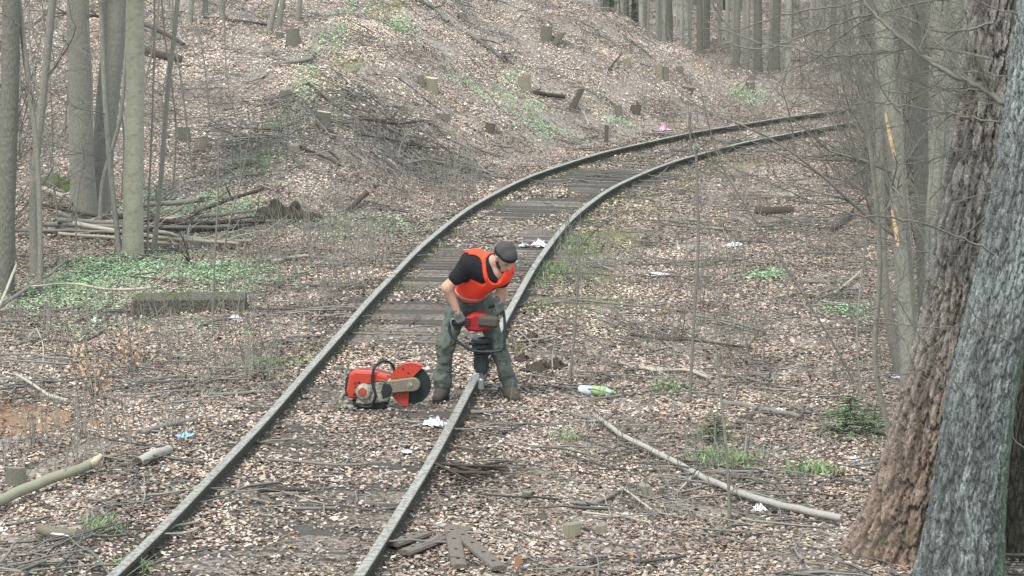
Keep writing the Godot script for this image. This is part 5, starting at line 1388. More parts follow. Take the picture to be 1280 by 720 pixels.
func make_odds() -> void:
	# concrete slab, mossy on top
	var t := thing("concrete_slab", "long grey concrete slab lying in the weeds at the left", "concrete slab", at(-3.385, -24.893))
	var g := Geo.new()
	g.box(Vector3(0, 0.05, 0), Vector3(1.17, 0.24, 0.42), 0.018)
	part("block", g.mesh(), M.concrete, t)
	g = Geo.new()
	for k in 14:
		var p := Vector3(rng.randf_range(-0.55, 0.55), 0.172, rng.randf_range(-0.19, 0.17))
		g.lathe(p, Vector3.UP, [Vector2(rng.randf_range(0.02, 0.06), 0), Vector2(0.015, 0.012), Vector2(0, 0.015)], 7)
	meta(part("moss", g.mesh(), M.moss, t), "", "", "", "stuff")
	t.rotation.y = 0.06
	# clods dug up by the worker, moss cushion behind the stout trunk
	make_clod(at(0.232, -21.319), 0.09, "largest dark dug-up clod of earth, right of the worker's boot", M.clod)
	make_clod(at(0.089, -21.81), 0.06, "smaller dug-up clod behind the worker's boot", M.clod)
	make_clod(at(0.387, -21.508), 0.07, "brown outer clod, farthest right of the worker's boot", M.clod)
	make_clod(at(0.186, -22.818), 0.07, "small earth clod close behind the worker by the right rail", M.clod)
	make_clod(at(-6.306, -32.695), 0.16, "bright green moss cushion left of the stout grey trunk", M.moss, "moss_cushion", "moss")
	make_clod(at(-6.058, -32.531), 0.10, "small moss cushion touching the stout grey trunk's foot", M.moss, "moss_cushion", "moss")
	make_clod(at(-4.072, -19.202, -0.02), 0.17, "sandy brown earth lump at the left edge of the bare patch", M.earth, "earth_lump", "earth")
	make_clod(at(-3.801, -19.293, -0.03), 0.24, "broad sandy earth lump in the middle of the bare patch", M.earth, "earth_lump", "earth")
	make_clod(at(-3.461, -19.079, -0.02), 0.15, "orange-brown earth lump right in the bare patch", M.earth, "earth_lump", "earth")
	# old fishplates in a heap
	for q in [[Vector3(-0.697, -0.115, -15.1), Vector3(-0.308, 0.032, -15.75), "long rusty fishplate lying aslant with four bolt holes, left in the heap"], [Vector3(-0.41, 0.057, -15.7), Vector3(-0.338, -0.18, -14.85), "fishplate lying across the others and pointing at the viewer"], [Vector3(-0.365, -0.005, -15.6), Vector3(-0.082, -0.159, -14.85), "dark fishplate on edge pointing down right in the heap"], [Vector3(-0.78, -0.096, -15.3), Vector3(-0.581, -0.018, -15.65), "half-buried fishplate nearest the right rail"]]:
		fishplate(q[0], q[1], q[2])
	# drinks bottle
	t = thing("plastic_bottle", "empty plastic drinks bottle with a green label and cap lying in the leaves", "bottle", at(0.732, -20.498, 0.045))
	var ax := Vector3(1, -0.03, 0.12)
	g = Geo.new()
	g.lathe(Vector3(-0.155, 0, 0), ax, [Vector2(0, 0.0), Vector2(0.030, 0.0), Vector2(0.044, 0.012), Vector2(0.045, 0.09), Vector2(0.042, 0.10), Vector2(0.045, 0.11), Vector2(0.045, 0.21), Vector2(0.036, 0.25), Vector2(0.016, 0.285), Vector2(0.014, 0.30)], 20)
	part("bottle_body", g.mesh(), M.clear_plastic, t)
	g = Geo.new()
	g.lathe(Vector3(-0.155, 0, 0), ax, [Vector2(0.0462, 0.118), Vector2(0.0464, 0.215), Vector2(0.039, 0.245)], 20)
	part("label", g.mesh(), M.label_green, t)
	g = Geo.new()
	g.lathe(Vector3(-0.155, 0, 0), ax, [Vector2(0.0165, 0.288), Vector2(0.0165, 0.312), Vector2(0, 0.313)], 14)
	part("cap", g.mesh(), M.cap_green, t)
	for q in [[-0.624, -19.065, Vector3(0.17, 0.11, 0.14), "paper", "crumpled white paper between the saw and the right rail", "paper"],
		[2.268, -19.873, Vector3(0.11, 0.03, 0.07), "paper", "small flat white paper scrap near the fir seedlings", "paper"],
		[2.747, -29.445, Vector3(0.22, 0.07, 0.12), "paper", "white litter scrap on the leaves, upper right of the thin sapling", "litter"],
		[1.636, -26.931, Vector3(0.26, 0.05, 0.14), "paper", "long whitish litter scrap left of the thin sapling", "litter"],
		[0.334, -29.123, Vector3(0.20, 0.12, 0.14), "paper", "white crumpled bag between the rails behind the worker's head", "litter"],
		[0.147, -29.123, Vector3(0.12, 0.07, 0.10), "paper", "small white scrap left of the white crumpled bag", "litter"],
		[-2.591, -18.657, Vector3(0.15, 0.04, 0.10), "blue", "blue and white wrapper beside the left rail", "wrapper"],
		[2.755, -43.387, Vector3(0.24, 0.18, 0.16), "pink", "pink and white scrap at the foot of the bank by the left rail", "litter"],
		[-0.816, -18.102, Vector3(0.10, 0.03, 0.08), "paper", "thin white scrap on the sleepers between the rails", "litter"],
		[1.759, -16.543, Vector3(0.12, 0.06, 0.08), "paper", "bluish white scrap under the pale birch pole's right half", "litter"],
		[-4.325, -24.564, Vector3(0.12, 0.06, 0.08), "paper", "pale scrap left of the concrete slab", "litter"],
		[-2.818, -24.201, Vector3(0.24, 0.06, 0.12), "paper", "white torn foil right below the concrete slab", "litter"],
		[3.131, -40.69, Vector3(0.08, 0.16, 0.06), "mint", "mint green scrap beside the sapling top at the right rail", "litter"],
		[2.615, -17.878, Vector3(0.09, 0.05, 0.07), "paper", "white crumb of paper left of the red-brown pine", "litter"],
		[3.49, -21.393, Vector3(0.08, 0.05, 0.06), "paper", "tiny white scrap beneath the torn tree", "litter"],
		[-3.024, -30.461, Vector3(0.10, 0.12, 0.05), "stick_pale", "pale flat wood chip leaning in the weeds by the rotten root", "wood chip"],
		[-2.279, -32.322, Vector3(0.14, 0.08, 0.07), "stick_pale", "pale wood chip above the slanting dark timber", "wood chip"]]:
		crumple(at(q[0], q[1], 0.02), q[2], M[q[3]], "litter_scrap", q[4], q[5])
	# a beech seedling that kept its orange leaves
	for q in [[-3.589, -20.206, 0.56, 150, "young beech with dry orange leaves, lower left of two by the bare earth"], [-3.47, -21.501, 0.46, 110, "young beech with dry orange leaves, upper right of two by the bare earth"], [2.755, -30.897, 0.24, 40, "small seedling with orange leaves right of the thin sapling"]]:
		t = thing("beech_seedling", q[4], "young tree", at(q[0], q[1]), rng.randf() * TAU)
		var st := Geo.new()
		var lv := Geo.new()
		for k in 9:
			var d := Vector3(rng.randf_range(-0.9, 0.9), rng.randf_range(0.5, 1.0), rng.randf_range(-0.9, 0.9)) * (q[2] as float)
			st.tube([Vector3(0, -0.02, 0), d * 0.5 + Vector3(0, 0.05, 0), d], [0.007, 0.005, 0.002], 4, false)
			for j in int(q[3] / 9.0):
				var p := d * rng.randf_range(0.35, 1.05) + Vector3(rng.randf_range(-0.05, 0.05), rng.randf_range(-0.05, 0.03), rng.randf_range(-0.05, 0.05))
				var bas := Basis(Vector3.UP, rng.randf() * TAU) * Basis(Vector3.RIGHT, rng.randf_range(0.5, 1.5))
				leaf_shape(lv, p, rng.randf_range(0.032, 0.055), bas, 0.4, Color(0.47, 0.28, 0.16).lerp(Color(0.42, 0.29, 0.20), rng.randf()) * rng.randf_range(0.75, 1.15))
		part("stems", st.mesh(), M.stick, t)
		meta(part("dry_leaves", lv.mesh(), M.leaf, t), "", "", "", "stuff")
	# fir seedlings
	spruce("low green fir seedling left of the red-brown pine, widest of three", at(2.725, -18.925), 0.36, 0.42, 12)
	spruce("fir seedling in front of the short leaning stem", at(1.615, -18.703), 0.26, 0.24, 10)
	spruce("small fir seedling right of the widest one", at(2.93, -18.999), 0.28, 0.24, 9)

func fishplate(a: Vector3, b: Vector3, label: String) -> void:
	var ln := minf(a.distance_to(b), 0.95)
	var t := thing("fishplate", label, "fishplate", Vector3((a.x + b.x) / 2, 0, (a.z + b.z) / 2))
	var ya := maxf(a.y, lie(a.x, a.z) + 0.05)
	var yb := maxf(b.y, lie(b.x, b.z) + 0.03)
	t.position.y = (ya + yb) / 2
	var dir := Vector3(b.x - a.x, yb - ya, b.z - a.z).normalized()
	var side := dir.cross(Vector3.UP).normalized()
	var c := CSGCombiner3D.new()
	c.name = "plate"
	t.add_child(c)
	c.basis = Basis(dir, side.cross(dir).normalized(), side)
	var poly := CSGPolygon3D.new()
	poly.polygon = PackedVector2Array([Vector2(-0.052, 0.0), Vector2(-0.046, 0.016), Vector2(-0.026, 0.022), Vector2(0.026, 0.022), Vector2(0.046, 0.016), Vector2(0.052, 0.0), Vector2(0.046, -0.010), Vector2(-0.046, -0.010)])
	poly.depth = ln
	poly.material = M.steel
	c.add_child(poly)
	poly.basis = Basis(Vector3(0, 0, 1), Vector3.UP, Vector3(-1, 0, 0))
	poly.position = Vector3(-ln / 2, 0, 0)
	for k in 4:
		var h := CSGCylinder3D.new()
		h.operation = CSGShape3D.OPERATION_SUBTRACTION
		h.radius = 0.015
		h.height = 0.1
		h.sides = 14
		h.material = M.stick_dark
		c.add_child(h)
		h.position = Vector3([-0.36, -0.13, 0.13, 0.36][k] * ln, 0, 0)

# ---------------------------------------------------------------- tools
func arc(c: Vector2, r: float, a0: float, a1: float, n: int) -> Array:
	var out := []
	for k in n + 1: out.append(c + Vector2.from_angle(deg_to_rad(lerpf(a0, a1, float(k) / n))) * r)
	return out

func make_saw() -> void:
	var t := thing("cut_off_saw", "orange and grey petrol cut-off saw lying between the rails", "saw", at(-1.076, -19.741), -0.12)
	var c := Vector2(0.238, 0.222)
	var z := Vector3.BACK
	var g := Geo.new()
	g.lathe(Vector3(c.x, c.y, 0.008), z, [Vector2(0, -0.004), Vector2(0.163, -0.002), Vector2(0.165, 0.0), Vector2(0.163, 0.002), Vector2(0, 0.004)], 48)
	part("cutting_disc", g.mesh(), M.disc, t)
	g = Geo.new()
	g.lathe(Vector3(c.x, c.y, 0.0), z, [Vector2(0, 0.045), Vector2(0.012, 0.045), Vector2(0.014, 0.03), Vector2(0.045, 0.026), Vector2(0.05, 0.013)], 20)
	part("flange", g.mesh(), M.worn_metal, t)
	# guard: a shell with two cheeks and a rim over the upper left of the disc
	g = Geo.new()
	var sector := arc(c, 0.186, 58, 196, 22)
	sector.append(Vector2(0.06, 0.17)); sector.append(Vector2(0.15, 0.215)); sector.append(c + Vector2(-0.03, 0.02))
	g.prism(sector, 0.024, 0.034, 0.003)
	g.prism(sector, -0.026, -0.018, 0.003)
	var rim := arc(c, 0.188, 58, 196, 22)
	var rin := arc(c, 0.178, 196, 58, 22)
	g.prism(rim + rin, -0.026, 0.034, 0.002)
	part("guard", g.mesh(), M.orange_red, t)
	g = Geo.new()
	for q in [Vector2(0.17, 0.36), Vector2(0.115, 0.275), Vector2(0.215, 0.325)]: g.lathe(Vector3(q.x, q.y, 0.033), z, [Vector2(0.008, 0), Vector2(0.008, 0.006), Vector2(0, 0.007)], 10)
	g.prism([Vector2(0.165, 0.245), Vector2(0.205, 0.295), Vector2(0.21, 0.29), Vector2(0.172, 0.242)], 0.0335, 0.037, 0.0)
	part("guard_bolts", g.mesh(), M.black, t)
	g = Geo.new()
	var low := arc(c, 0.186, 205, 262, 10)
	low.append(c + Vector2(-0.02, -0.06)); low.append(c + Vector2(-0.09, -0.045))
	g.prism(low, 0.022, 0.032, 0.003)
	g.prism(low, -0.028, -0.018, 0.003)
	g.prism(arc(c, 0.188, 205, 262, 10) + arc(c, 0.178, 262, 205, 10), -0.028, 0.032, 0.002)
	part("lower_guard", g.mesh(), M.dull_red, t)
	# the belt arm, a rounded bar from the engine to the hub
	g = Geo.new()
	var arm := arc(Vector2(0.262, 0.236), 0.058, -82, 98, 12) + [Vector2(0.04, 0.262), Vector2(0.02, 0.22), Vector2(0.05, 0.155)]
	g.prism(arm, 0.042, 0.082, 0.008)
	part("belt_arm", g.mesh(), M.worn_metal, t)
	g = Geo.new()
	g.lathe(Vector3(0.235, 0.232, 0.082), z, [Vector2(0.022, 0), Vector2(0.02, 0.008), Vector2(0.008, 0.009), Vector2(0.008, 0.016), Vector2(0, 0.017)], 14)
	part("arm_bolt", g.mesh(), M.off_white, t)
	g = Geo.new()
	g.prism([Vector2(0.015, 0.25), Vector2(0.07, 0.24), Vector2(0.095, 0.19), Vector2(0.06, 0.13), Vector2(0.005, 0.11), Vector2(-0.01, 0.18)], -0.02, 0.088, 0.01)
	part("clutch_cover", g.mesh(), M.black, t)
	# engine
	g = Geo.new()
	g.prism([Vector2(-0.153, 0.19), Vector2(-0.107, 0.238), Vector2(-0.04, 0.259), Vector2(0.073, 0.279), Vector2(0.08, 0.136), Vector2(0.04, 0.082), Vector2(-0.167, 0.048), Vector2(-0.227, 0.061), Vector2(-0.213, 0.136)], -0.13, 0.075, 0.014)
	part("engine_housing", g.mesh(), M.off_white, t)
	g = Geo.new()
	for k in 5: g.box(Vector3(0.012 + 0.006 * k, 0.262 - 0.024 * k, 0.078), Vector3(0.10 - 0.006 * k, 0.008, 0.012), 0.003, Basis(Vector3.BACK, -0.12))
	g.lathe(Vector3(-0.005, 0.185, 0.074), z, [Vector2(0.014, 0), Vector2(0.012, 0.010), Vector2(0, 0.011)], 12)
	part("cooling_fins", g.mesh(), M.worn_metal, t)
	g = Geo.new()
	g.lathe(Vector3(-0.155, 0.165, 0.05), Vector3(-0.1, 0.05, 1), [Vector2(0.075, -0.03), Vector2(0.075, 0.02), Vector2(0.062, 0.045), Vector2(0.036, 0.058), Vector2(0.034, 0.052), Vector2(0, 0.052)], 24)
	part("starter_cover", g.mesh(), M.off_white, t)
	g = Geo.new()
	g.lathe(Vector3(-0.155, 0.165, 0.05), Vector3(-0.1, 0.05, 1), [Vector2(0.032, 0.052), Vector2(0.030, 0.064), Vector2(0, 0.067)], 18)
	part("starter_hub", g.mesh(), M.dull_red, t)
	g = Geo.new()
	g.prism([Vector2(-0.28, 0.313), Vector2(-0.227, 0.34), Vector2(-0.067, 0.333), Vector2(0.04, 0.306), Vector2(0.067, 0.259), Vector2(-0.013, 0.245), Vector2(-0.107, 0.224), Vector2(-0.153, 0.177), Vector2(-0.18, 0.102), Vector2(-0.287, 0.102), Vector2(-0.307, 0.163)], -0.12, 0.078, 0.018)
	part("top_cover", g.mesh(), M.orange_red, t)
	g = Geo.new()
	g.prism([Vector2(-0.245, 0.20), Vector2(-0.165, 0.205), Vector2(-0.15, 0.213), Vector2(-0.20, 0.218)], 0.077, 0.083, 0.002)
	g.lathe(Vector3(-0.228, 0.235, 0.077), z, [Vector2(0.011, 0), Vector2(0.011, 0.004), Vector2(0.007, 0.005)], 12)
	g.box(Vector3(-0.195, 0.243, 0.079), Vector3(0.022, 0.02, 0.006), 0.002)
	g.box(Vector3(-0.225, 0.142, 0.076), Vector3(0.045, 0.026, 0.02), 0.006)
	part("vents", g.mesh(), M.black, t)
	g = Geo.new()
	g.prism([Vector2(-0.28, 0.32), Vector2(-0.313, 0.279), Vector2(-0.327, 0.177), Vector2(-0.313, 0.109), Vector2(-0.273, 0.122), Vector2(-0.287, 0.19), Vector2(-0.26, 0.299)], -0.11, 0.05, 0.01)
	part("air_filter", g.mesh(), M.black, t)
	g = Geo.new()
	g.prism([Vector2(-0.227, 0.34), Vector2(-0.067, 0.333), Vector2(0.04, 0.306), Vector2(0.053, 0.286), Vector2(-0.067, 0.306), Vector2(-0.213, 0.313)], -0.085, 0.02, 0.004)
	part("cover_trim", g.mesh(), M.off_white, t)
	# handles
	g = Geo.new()
	g.tube(smooth_path([Vector3(-0.22, 0.122, 0), Vector3(-0.293, 0.15, 0), Vector3(-0.347, 0.122, 0), Vector3(-0.367, 0.068, 0), Vector3(-0.353, 0.027, 0), Vector3(-0.28, 0.02, 0), Vector3(-0.187, 0.027, 0)], 4), radii_for(25, [0.020, 0.020]), 10, true)
	g.box(Vector3(-0.305, 0.06, 0.0), Vector3(0.06, 0.024, 0.03), 0.008)
	part("rear_handle", g.mesh(), M.off_white, t)
	g = Geo.new()
	g.tube(smooth_path([Vector3(-0.08, 0.073, 0.09), Vector3(-0.053, 0.144, 0.1), Vector3(-0.08, 0.252, 0.1), Vector3(-0.067, 0.36, 0.095), Vector3(-0.033, 0.405, 0.05), Vector3(0.013, 0.413, -0.01), Vector3(0.06, 0.373, -0.07), Vector3(0.08, 0.29, -0.11), Vector3(0.067, 0.192, -0.12)], 5), radii_for(41, [0.012, 0.012]), 10, true)
	part("front_handle", g.mesh(), M.black, t)
	g = Geo.new()
	g.prism([Vector2(-0.267, 0.082), Vector2(0.04, 0.075), Vector2(0.013, 0.02), Vector2(-0.067, 0.007), Vector2(-0.24, 0.007)], -0.12, 0.05, 0.01)
	g.tube(smooth_path([Vector3(-0.213, 0.062, 0.07), Vector3(-0.16, 0.037, 0.08), Vector3(-0.093, 0.045, 0.085), Vector3(-0.067, 0.101, 0.09)], 4), radii_for(13, [0.012, 0.012]), 8, true)
	part("base", g.mesh(), M.black, t)

func make_wrench(root: Vector3) -> void:
	var t := thing("impact_wrench", "red petrol sleeper-screw wrench in a black tube frame, held on the right rail", "power tool", root + Vector3(0.03, 0, 0.13))
	var up := Vector3.UP
	var g := Geo.new()
	var foot := Vector3(-0.003, 0.119, 0)
	g.lathe(foot, up, [Vector2(0, 0.0), Vector2(0.022, 0.0), Vector2(0.028, 0.006), Vector2(0.028, 0.085), Vector2(0.022, 0.095), Vector2(0.017, 0.10), Vector2(0.017, 0.15)], 18)
	part("socket", g.mesh(), M.socket, t)
	g = Geo.new()
	g.lathe(foot, up, [Vector2(0.02, 0.145), Vector2(0.05, 0.15), Vector2(0.055, 0.18), Vector2(0.058, 0.28), Vector2(0.066, 0.285), Vector2(0.066, 0.31), Vector2(0.04, 0.315)], 20)
	for k in 6: g.box(foot + Vector3(cos(k * TAU / 6), 0, sin(k * TAU / 6)) * 0.058 + Vector3(0, 0.225, 0), Vector3(0.014, 0.10, 0.014), 0.004, Basis(Vector3.UP, -k * TAU / 6))
	part("gear_housing", g.mesh(), M.frame, t)
	g = Geo.new()
	g.lathe(foot, up, [Vector2(0.03, 0.31), Vector2(0.045, 0.315), Vector2(0.045, 0.36), Vector2(0.078, 0.365), Vector2(0.08, 0.385), Vector2(0.05, 0.39), Vector2(0.05, 0.41), Vector2(0.085, 0.415), Vector2(0.085, 0.44), Vector2(0.03, 0.445)], 20)
	g.box(foot + Vector3(-0.07, 0.405, 0.03), Vector3(0.07, 0.03, 0.05), 0.006)
	g.box(foot + Vector3(0.05, 0.33, 0.04), Vector3(0.06, 0.05, 0.05), 0.008)
	part("clutch", g.mesh(), M.black, t)
	# engine: red shell left, worn tank right
	g = Geo.new()
	var e := Transform3D(Basis(Vector3.BACK, -0.06), Vector3(-0.037, 0.701, 0.03))
	g.prism([Vector2(-0.115, -0.02), Vector2(-0.09, 0.05), Vector2(-0.03, 0.085), Vector2(0.06, 0.085), Vector2(0.11, 0.06), Vector2(0.115, -0.05), Vector2(0.0, -0.07), Vector2(-0.07, -0.065)], -0.09, 0.075, 0.02)
	for k in g.v.size():
		g.v[k] = e * g.v[k]; g.n[k] = e.basis * g.n[k]
	part("engine_shell", g.mesh(), M.red, t)
	g = Geo.new()
	g.box(Vector3(0.059, 0.721, 0.06), Vector3(0.185, 0.098, 0.13), 0.022, Basis(Vector3.BACK, -0.07))
	g.lathe(Vector3(0.121, 0.765, 0.07), Vector3(0.1, 1, 0), [Vector2(0.024, 0), Vector2(0.024, 0.035), Vector2(0, 0.037)], 12)
	part("fuel_tank", g.mesh(), M.tank, t)
	g = Geo.new()
	for k in 4: g.box(Vector3(-0.098, 0.726, 0.113) + Vector3(-0.02, -0.03 + k * 0.018, 0), Vector3(0.05, 0.008, 0.012), 0.002)
	for q in [Vector3(-0.009, 0.681, 0.132), Vector3(0.1, 0.674, 0.132)]: g.lathe(q, Vector3.BACK, [Vector2(0.008, 0), Vector2(0.008, 0.006), Vector2(0, 0.007)], 8)
	part("engine_vents", g.mesh(), M.black, t)
	g = Geo.new()
	g.lathe(Vector3(-0.201, 0.702, 0.07), Vector3(1, 0.1, 0), [Vector2(0, -0.07), Vector2(0.02, -0.068), Vector2(0.022, 0.0), Vector2(0.03, 0.03), Vector2(0.03, 0.06)], 12)
	part("grip", g.mesh(), M.black, t)
	# tube frame
	g = Geo.new()
	var loop := [Vector3(-0.215, 0.723, 0.07), Vector3(-0.249, 0.735, 0.09), Vector3(-0.27, 0.695, 0.1), Vector3(-0.263, 0.625, 0.1), Vector3(-0.229, 0.582, 0.1), Vector3(-0.153, 0.519, 0.1), Vector3(-0.085, 0.477, 0.1), Vector3(0.025, 0.463, 0.1), Vector3(0.134, 0.47, 0.1), Vector3(0.182, 0.491, 0.1), Vector3(0.196, 0.54, 0.1), Vector3(0.196, 0.714, 0.09), Vector3(0.182, 0.814, 0.07), Vector3(0.148, 0.85, 0.04), Vector3(0.066, 0.825, -0.01)]
	g.tube(smooth_path(loop, 4), radii_for(57, [0.0125, 0.0125]), 10, true)
	var back := [Vector3(-0.153, 0.519, 0.1), Vector3(-0.098, 0.463, -0.03), Vector3(0.011, 0.448, -0.07), Vector3(0.134, 0.463, -0.03), Vector3(0.182, 0.489, 0.09)]
	g.tube(smooth_path(back, 4), radii_for(17, [0.011, 0.011]), 8, true)
	g.box(Vector3(0.011, 0.455, 0.03), Vector3(0.16, 0.016, 0.13), 0.004)
	part("tube_frame", g.mesh(), M.frame, t)
	g = Geo.new()
	g.tube(smooth_path([Vector3(-0.208, 0.724, 0.105), Vector3(-0.229, 0.747, 0.115), Vector3(-0.249, 0.741, 0.12), Vector3(-0.256, 0.706, 0.12), Vector3(-0.235, 0.656, 0.115)], 4), radii_for(17, [0.006, 0.006]), 8, true)
	part("throttle_lever", g.mesh(), M.socket, t)

# ---------------------------------------------------------------- the worker
func hand(g: Geo, xf: Transform3D, side: float, curl: float) -> void:
	# palm in local space: fingers along -y, back of the hand towards +z, thumb at side * x
	var b := []
	for k in 4:
		var x := (-0.030 + k * 0.020) * -side
		b.append([Vector3(x * 0.75, 0.0, 0), Vector3(x, -0.055, 0.0), 0.017, 0.0135])
	for k in 4:
		var x := (-0.030 + k * 0.020) * -side
		var ln: float = [0.040, 0.046, 0.042, 0.033][k]
		var p := Vector3(x, -0.060, 0.0)
		var a := 0.5 + 0.08 * k
		for j in 3:
			var l: float = ln * [1.0, 0.72, 0.6][j]
			var q: Vector3 = p + Vector3(0, -cos(a), -sin(a)) * l
			b.append([p, q, 0.0115 - 0.001 * j, 0.0105 - 0.001 * j])
			p = q
			a += curl
	var tp := Vector3(0.030 * side, -0.008, -0.004)
	var tq := tp + Vector3(0.026 * side, -0.028, -0.018)
	var tr := tq + Vector3(0.002 * side, -0.026, -0.020)
	b.append([tp, tq, 0.015, 0.0125])
	b.append([tq, tr, 0.0125, 0.010])
	b.append([Vector3(0, 0.045, 0), Vector3(0, 0.0, 0), 0.030, 0.024])
	flesh(g, b, 0.005, 0.005, [], [], 0.0, 8.0, xf)

func make_man(root: Vector3) -> void:
	var t := thing("person", "worker in an orange-red vest bending over the tool astride the right rail", "person", root)
	var hr := Vector3(-0.155, 0.86, -0.05)
	var hl := Vector3(0.015, 0.86, -0.05)
	var kr := Vector3(-0.274, 0.497, 0.06)
	var kl := Vector3(0.164, 0.476, 0.06)
	var ar := Vector3(-0.308, 0.14, 0)
	var al := Vector3(0.267, 0.161, 0)
	var waist := Vector3(-0.05, 1.00, 0.05)
	var nr := Vector3(-0.02, 1.21, 0.25)
	var nl := Vector3(0.17, 1.17, 0.32)
	var neck := Vector3(0.11, 1.245, 0.335)
	var hd := Vector3(0.228, 1.30, 0.43)
	var sr := Vector3(-0.075, 1.222, 0.27)
	var sl := Vector3(0.205, 1.165, 0.33)
	var er := Vector3(-0.253, 1.017, 0.26)
	var el := Vector3(0.199, 0.948, 0.2)
	var wr := Vector3(-0.171, 0.801, 0.235)
	var wl := Vector3(0.171, 0.893, 0.24)
	var face := Vector3(0.46, -0.71, 0.53).normalized()
	var crown := Vector3(0.30, 0.78, 0.50)
	crown = (crown - face * crown.dot(face)).normalized()
	var hb := Basis(crown.cross(face), crown, face)
	var hx := Transform3D(hb, hd)
	# the body is one continuous skin from head to ankles
	var g := Geo.new()
	var body := [[hr, kr, 0.070, 0.048], [hl, kl, 0.070, 0.048], [kr, ar, 0.046, 0.036], [kl, al, 0.046, 0.036], [hr, hl, 0.08, 0.08],
		[(hr + hl) / 2, waist, 0.08, 0.075], [waist, nr, 0.075, 0.07], [waist, nl, 0.075, 0.07], [nr, nl, 0.068, 0.068], [(nr + nl) / 2, neck, 0.055, 0.046],
		[neck, hd + hb * Vector3(0, -0.06, -0.03), 0.048, 0.052], [sr, nr, 0.054, 0.06], [sl, nl, 0.054, 0.06], [sr, er, 0.054, 0.043], [er, wr, 0.044, 0.029], [sl, el, 0.054, 0.043], [el, wl, 0.044, 0.029],
		[hd + hb * Vector3(0, 0.02, -0.015), hd + hb * Vector3(0, -0.04, 0.0), 0.07, 0.055]]
	flesh(g, body, 0.012, 0.016)
	# head with its features on a finer grid, in the same mesh
	var hbones := [[Vector3(0, 0.035, -0.020), Vector3(0, 0.03, 0.012), 0.082, 0.074], [Vector3(0, 0.0, 0.03), Vector3(0, -0.065, 0.045), 0.062, 0.040],
		[Vector3(-0.038, -0.05, 0.012), Vector3(-0.012, -0.088, 0.058), 0.030, 0.022], [Vector3(0.038, -0.05, 0.012), Vector3(0.012, -0.088, 0.058), 0.030, 0.022],
		[Vector3(0, 0.018, 0.084), Vector3(0, -0.022, 0.104), 0.009, 0.013], [Vector3(-0.010, -0.026, 0.094), Vector3(0.010, -0.026, 0.094), 0.010, 0.010],
		[Vector3(-0.045, 0.026, 0.066), Vector3(0.045, 0.026, 0.066), 0.013, 0.013], [Vector3(-0.018, -0.052, 0.082), Vector3(0.018, -0.052, 0.082), 0.008, 0.008], [Vector3(-0.015, -0.064, 0.080), Vector3(0.015, -0.064, 0.080), 0.008, 0.008],
		[Vector3(-0.078, 0.012, -0.008), Vector3(-0.076, -0.022, 0.002), 0.014, 0.010], [Vector3(0.078, 0.012, -0.008), Vector3(0.076, -0.022, 0.002), 0.014, 0.010],
		[Vector3(0, -0.03, -0.03), Vector3(0, -0.10, -0.045), 0.058, 0.056]]
	flesh(g, hbones, 0.005, 0.007, [], [[Vector3(-0.034, 0.008, 0.088), Vector3(-0.026, 0.008, 0.092), 0.011, 0.011], [Vector3(0.034, 0.008, 0.088), Vector3(0.026, 0.008, 0.092), 0.011, 0.011], [Vector3(-0.02, -0.058, 0.093), Vector3(0.02, -0.058, 0.093), 0.0025, 0.0025]], 0.0, 8.0, hx)
	part("body", g.mesh(), M.skin, t)
	# eyes, brows, stubble beard
	g = Geo.new()
	for s in [-1.0, 1.0]: flesh(g, [[Vector3(0.031 * s, 0.007, 0.074), Vector3(0.031 * s, 0.007, 0.075), 0.011, 0.011]], 0.003, 0.002, [], [], 0.0, 8.0, hx, Color(0.8, 0.78, 0.75))
	part("eyes", g.mesh(), M.tank, t)
	g = Geo.new()
	for s in [-1.0, 1.0]: flesh(g, [[Vector3(0.014 * s, 0.030, 0.079), Vector3(0.046 * s, 0.031, 0.066), 0.0055, 0.004]], 0.003, 0.003, [], [], 0.0, 8.0, hx)
	flesh(g, [[Vector3(-0.066, -0.03, 0.006), Vector3(-0.040, -0.066, 0.03), 0.016, 0.022], [Vector3(0.066, -0.03, 0.006), Vector3(0.040, -0.066, 0.03), 0.016, 0.022], [Vector3(-0.040, -0.066, 0.03), Vector3(0, -0.098, 0.066), 0.022, 0.022], [Vector3(0.040, -0.066, 0.03), Vector3(0, -0.098, 0.066), 0.022, 0.022], [Vector3(-0.022, -0.046, 0.084), Vector3(0.022, -0.046, 0.084), 0.006, 0.006]], 0.005, 0.006, [], [], 0.003, 20.0, hx)
	flesh(g, [[Vector3(0, 0.02, -0.045), Vector3(0, -0.045, -0.062), 0.066, 0.050], [Vector3(-0.06, 0.02, -0.01), Vector3(-0.066, -0.01, 0.004), 0.022, 0.014], [Vector3(0.06, 0.02, -0.01), Vector3(0.066, -0.01, 0.004), 0.022, 0.014]], 0.006, 0.006, [], [], 0.004, 20.0, hx)
	part("hair", g.mesh(), M.hair, t)
	g = Geo.new()
	flesh(g, [[Vector3(0, 0.042, -0.022), Vector3(0, 0.038, 0.014), 0.093, 0.083]], 0.006, 0.006, [[Vector3(0, -1, 0.12).normalized(), -0.036]], [], 0.004, 14.0, hx)
	part("cap", g.mesh(), M.cap, t)
	g = Geo.new()
	flesh(g, [[Vector3(0, 0.042, -0.022), Vector3(0, 0.038, 0.014), 0.0955, 0.0855]], 0.005, 0.006, [[Vector3(0, -1, 0.12).normalized(), -0.032], [Vector3(0, 1, -0.12).normalized(), 0.062]], [], 0.0, 8.0, hx)
	part("cap_band", g.mesh(), M.shirt, t)
	# trousers
	g = Geo.new()
	var mid := (hr + hl) / 2
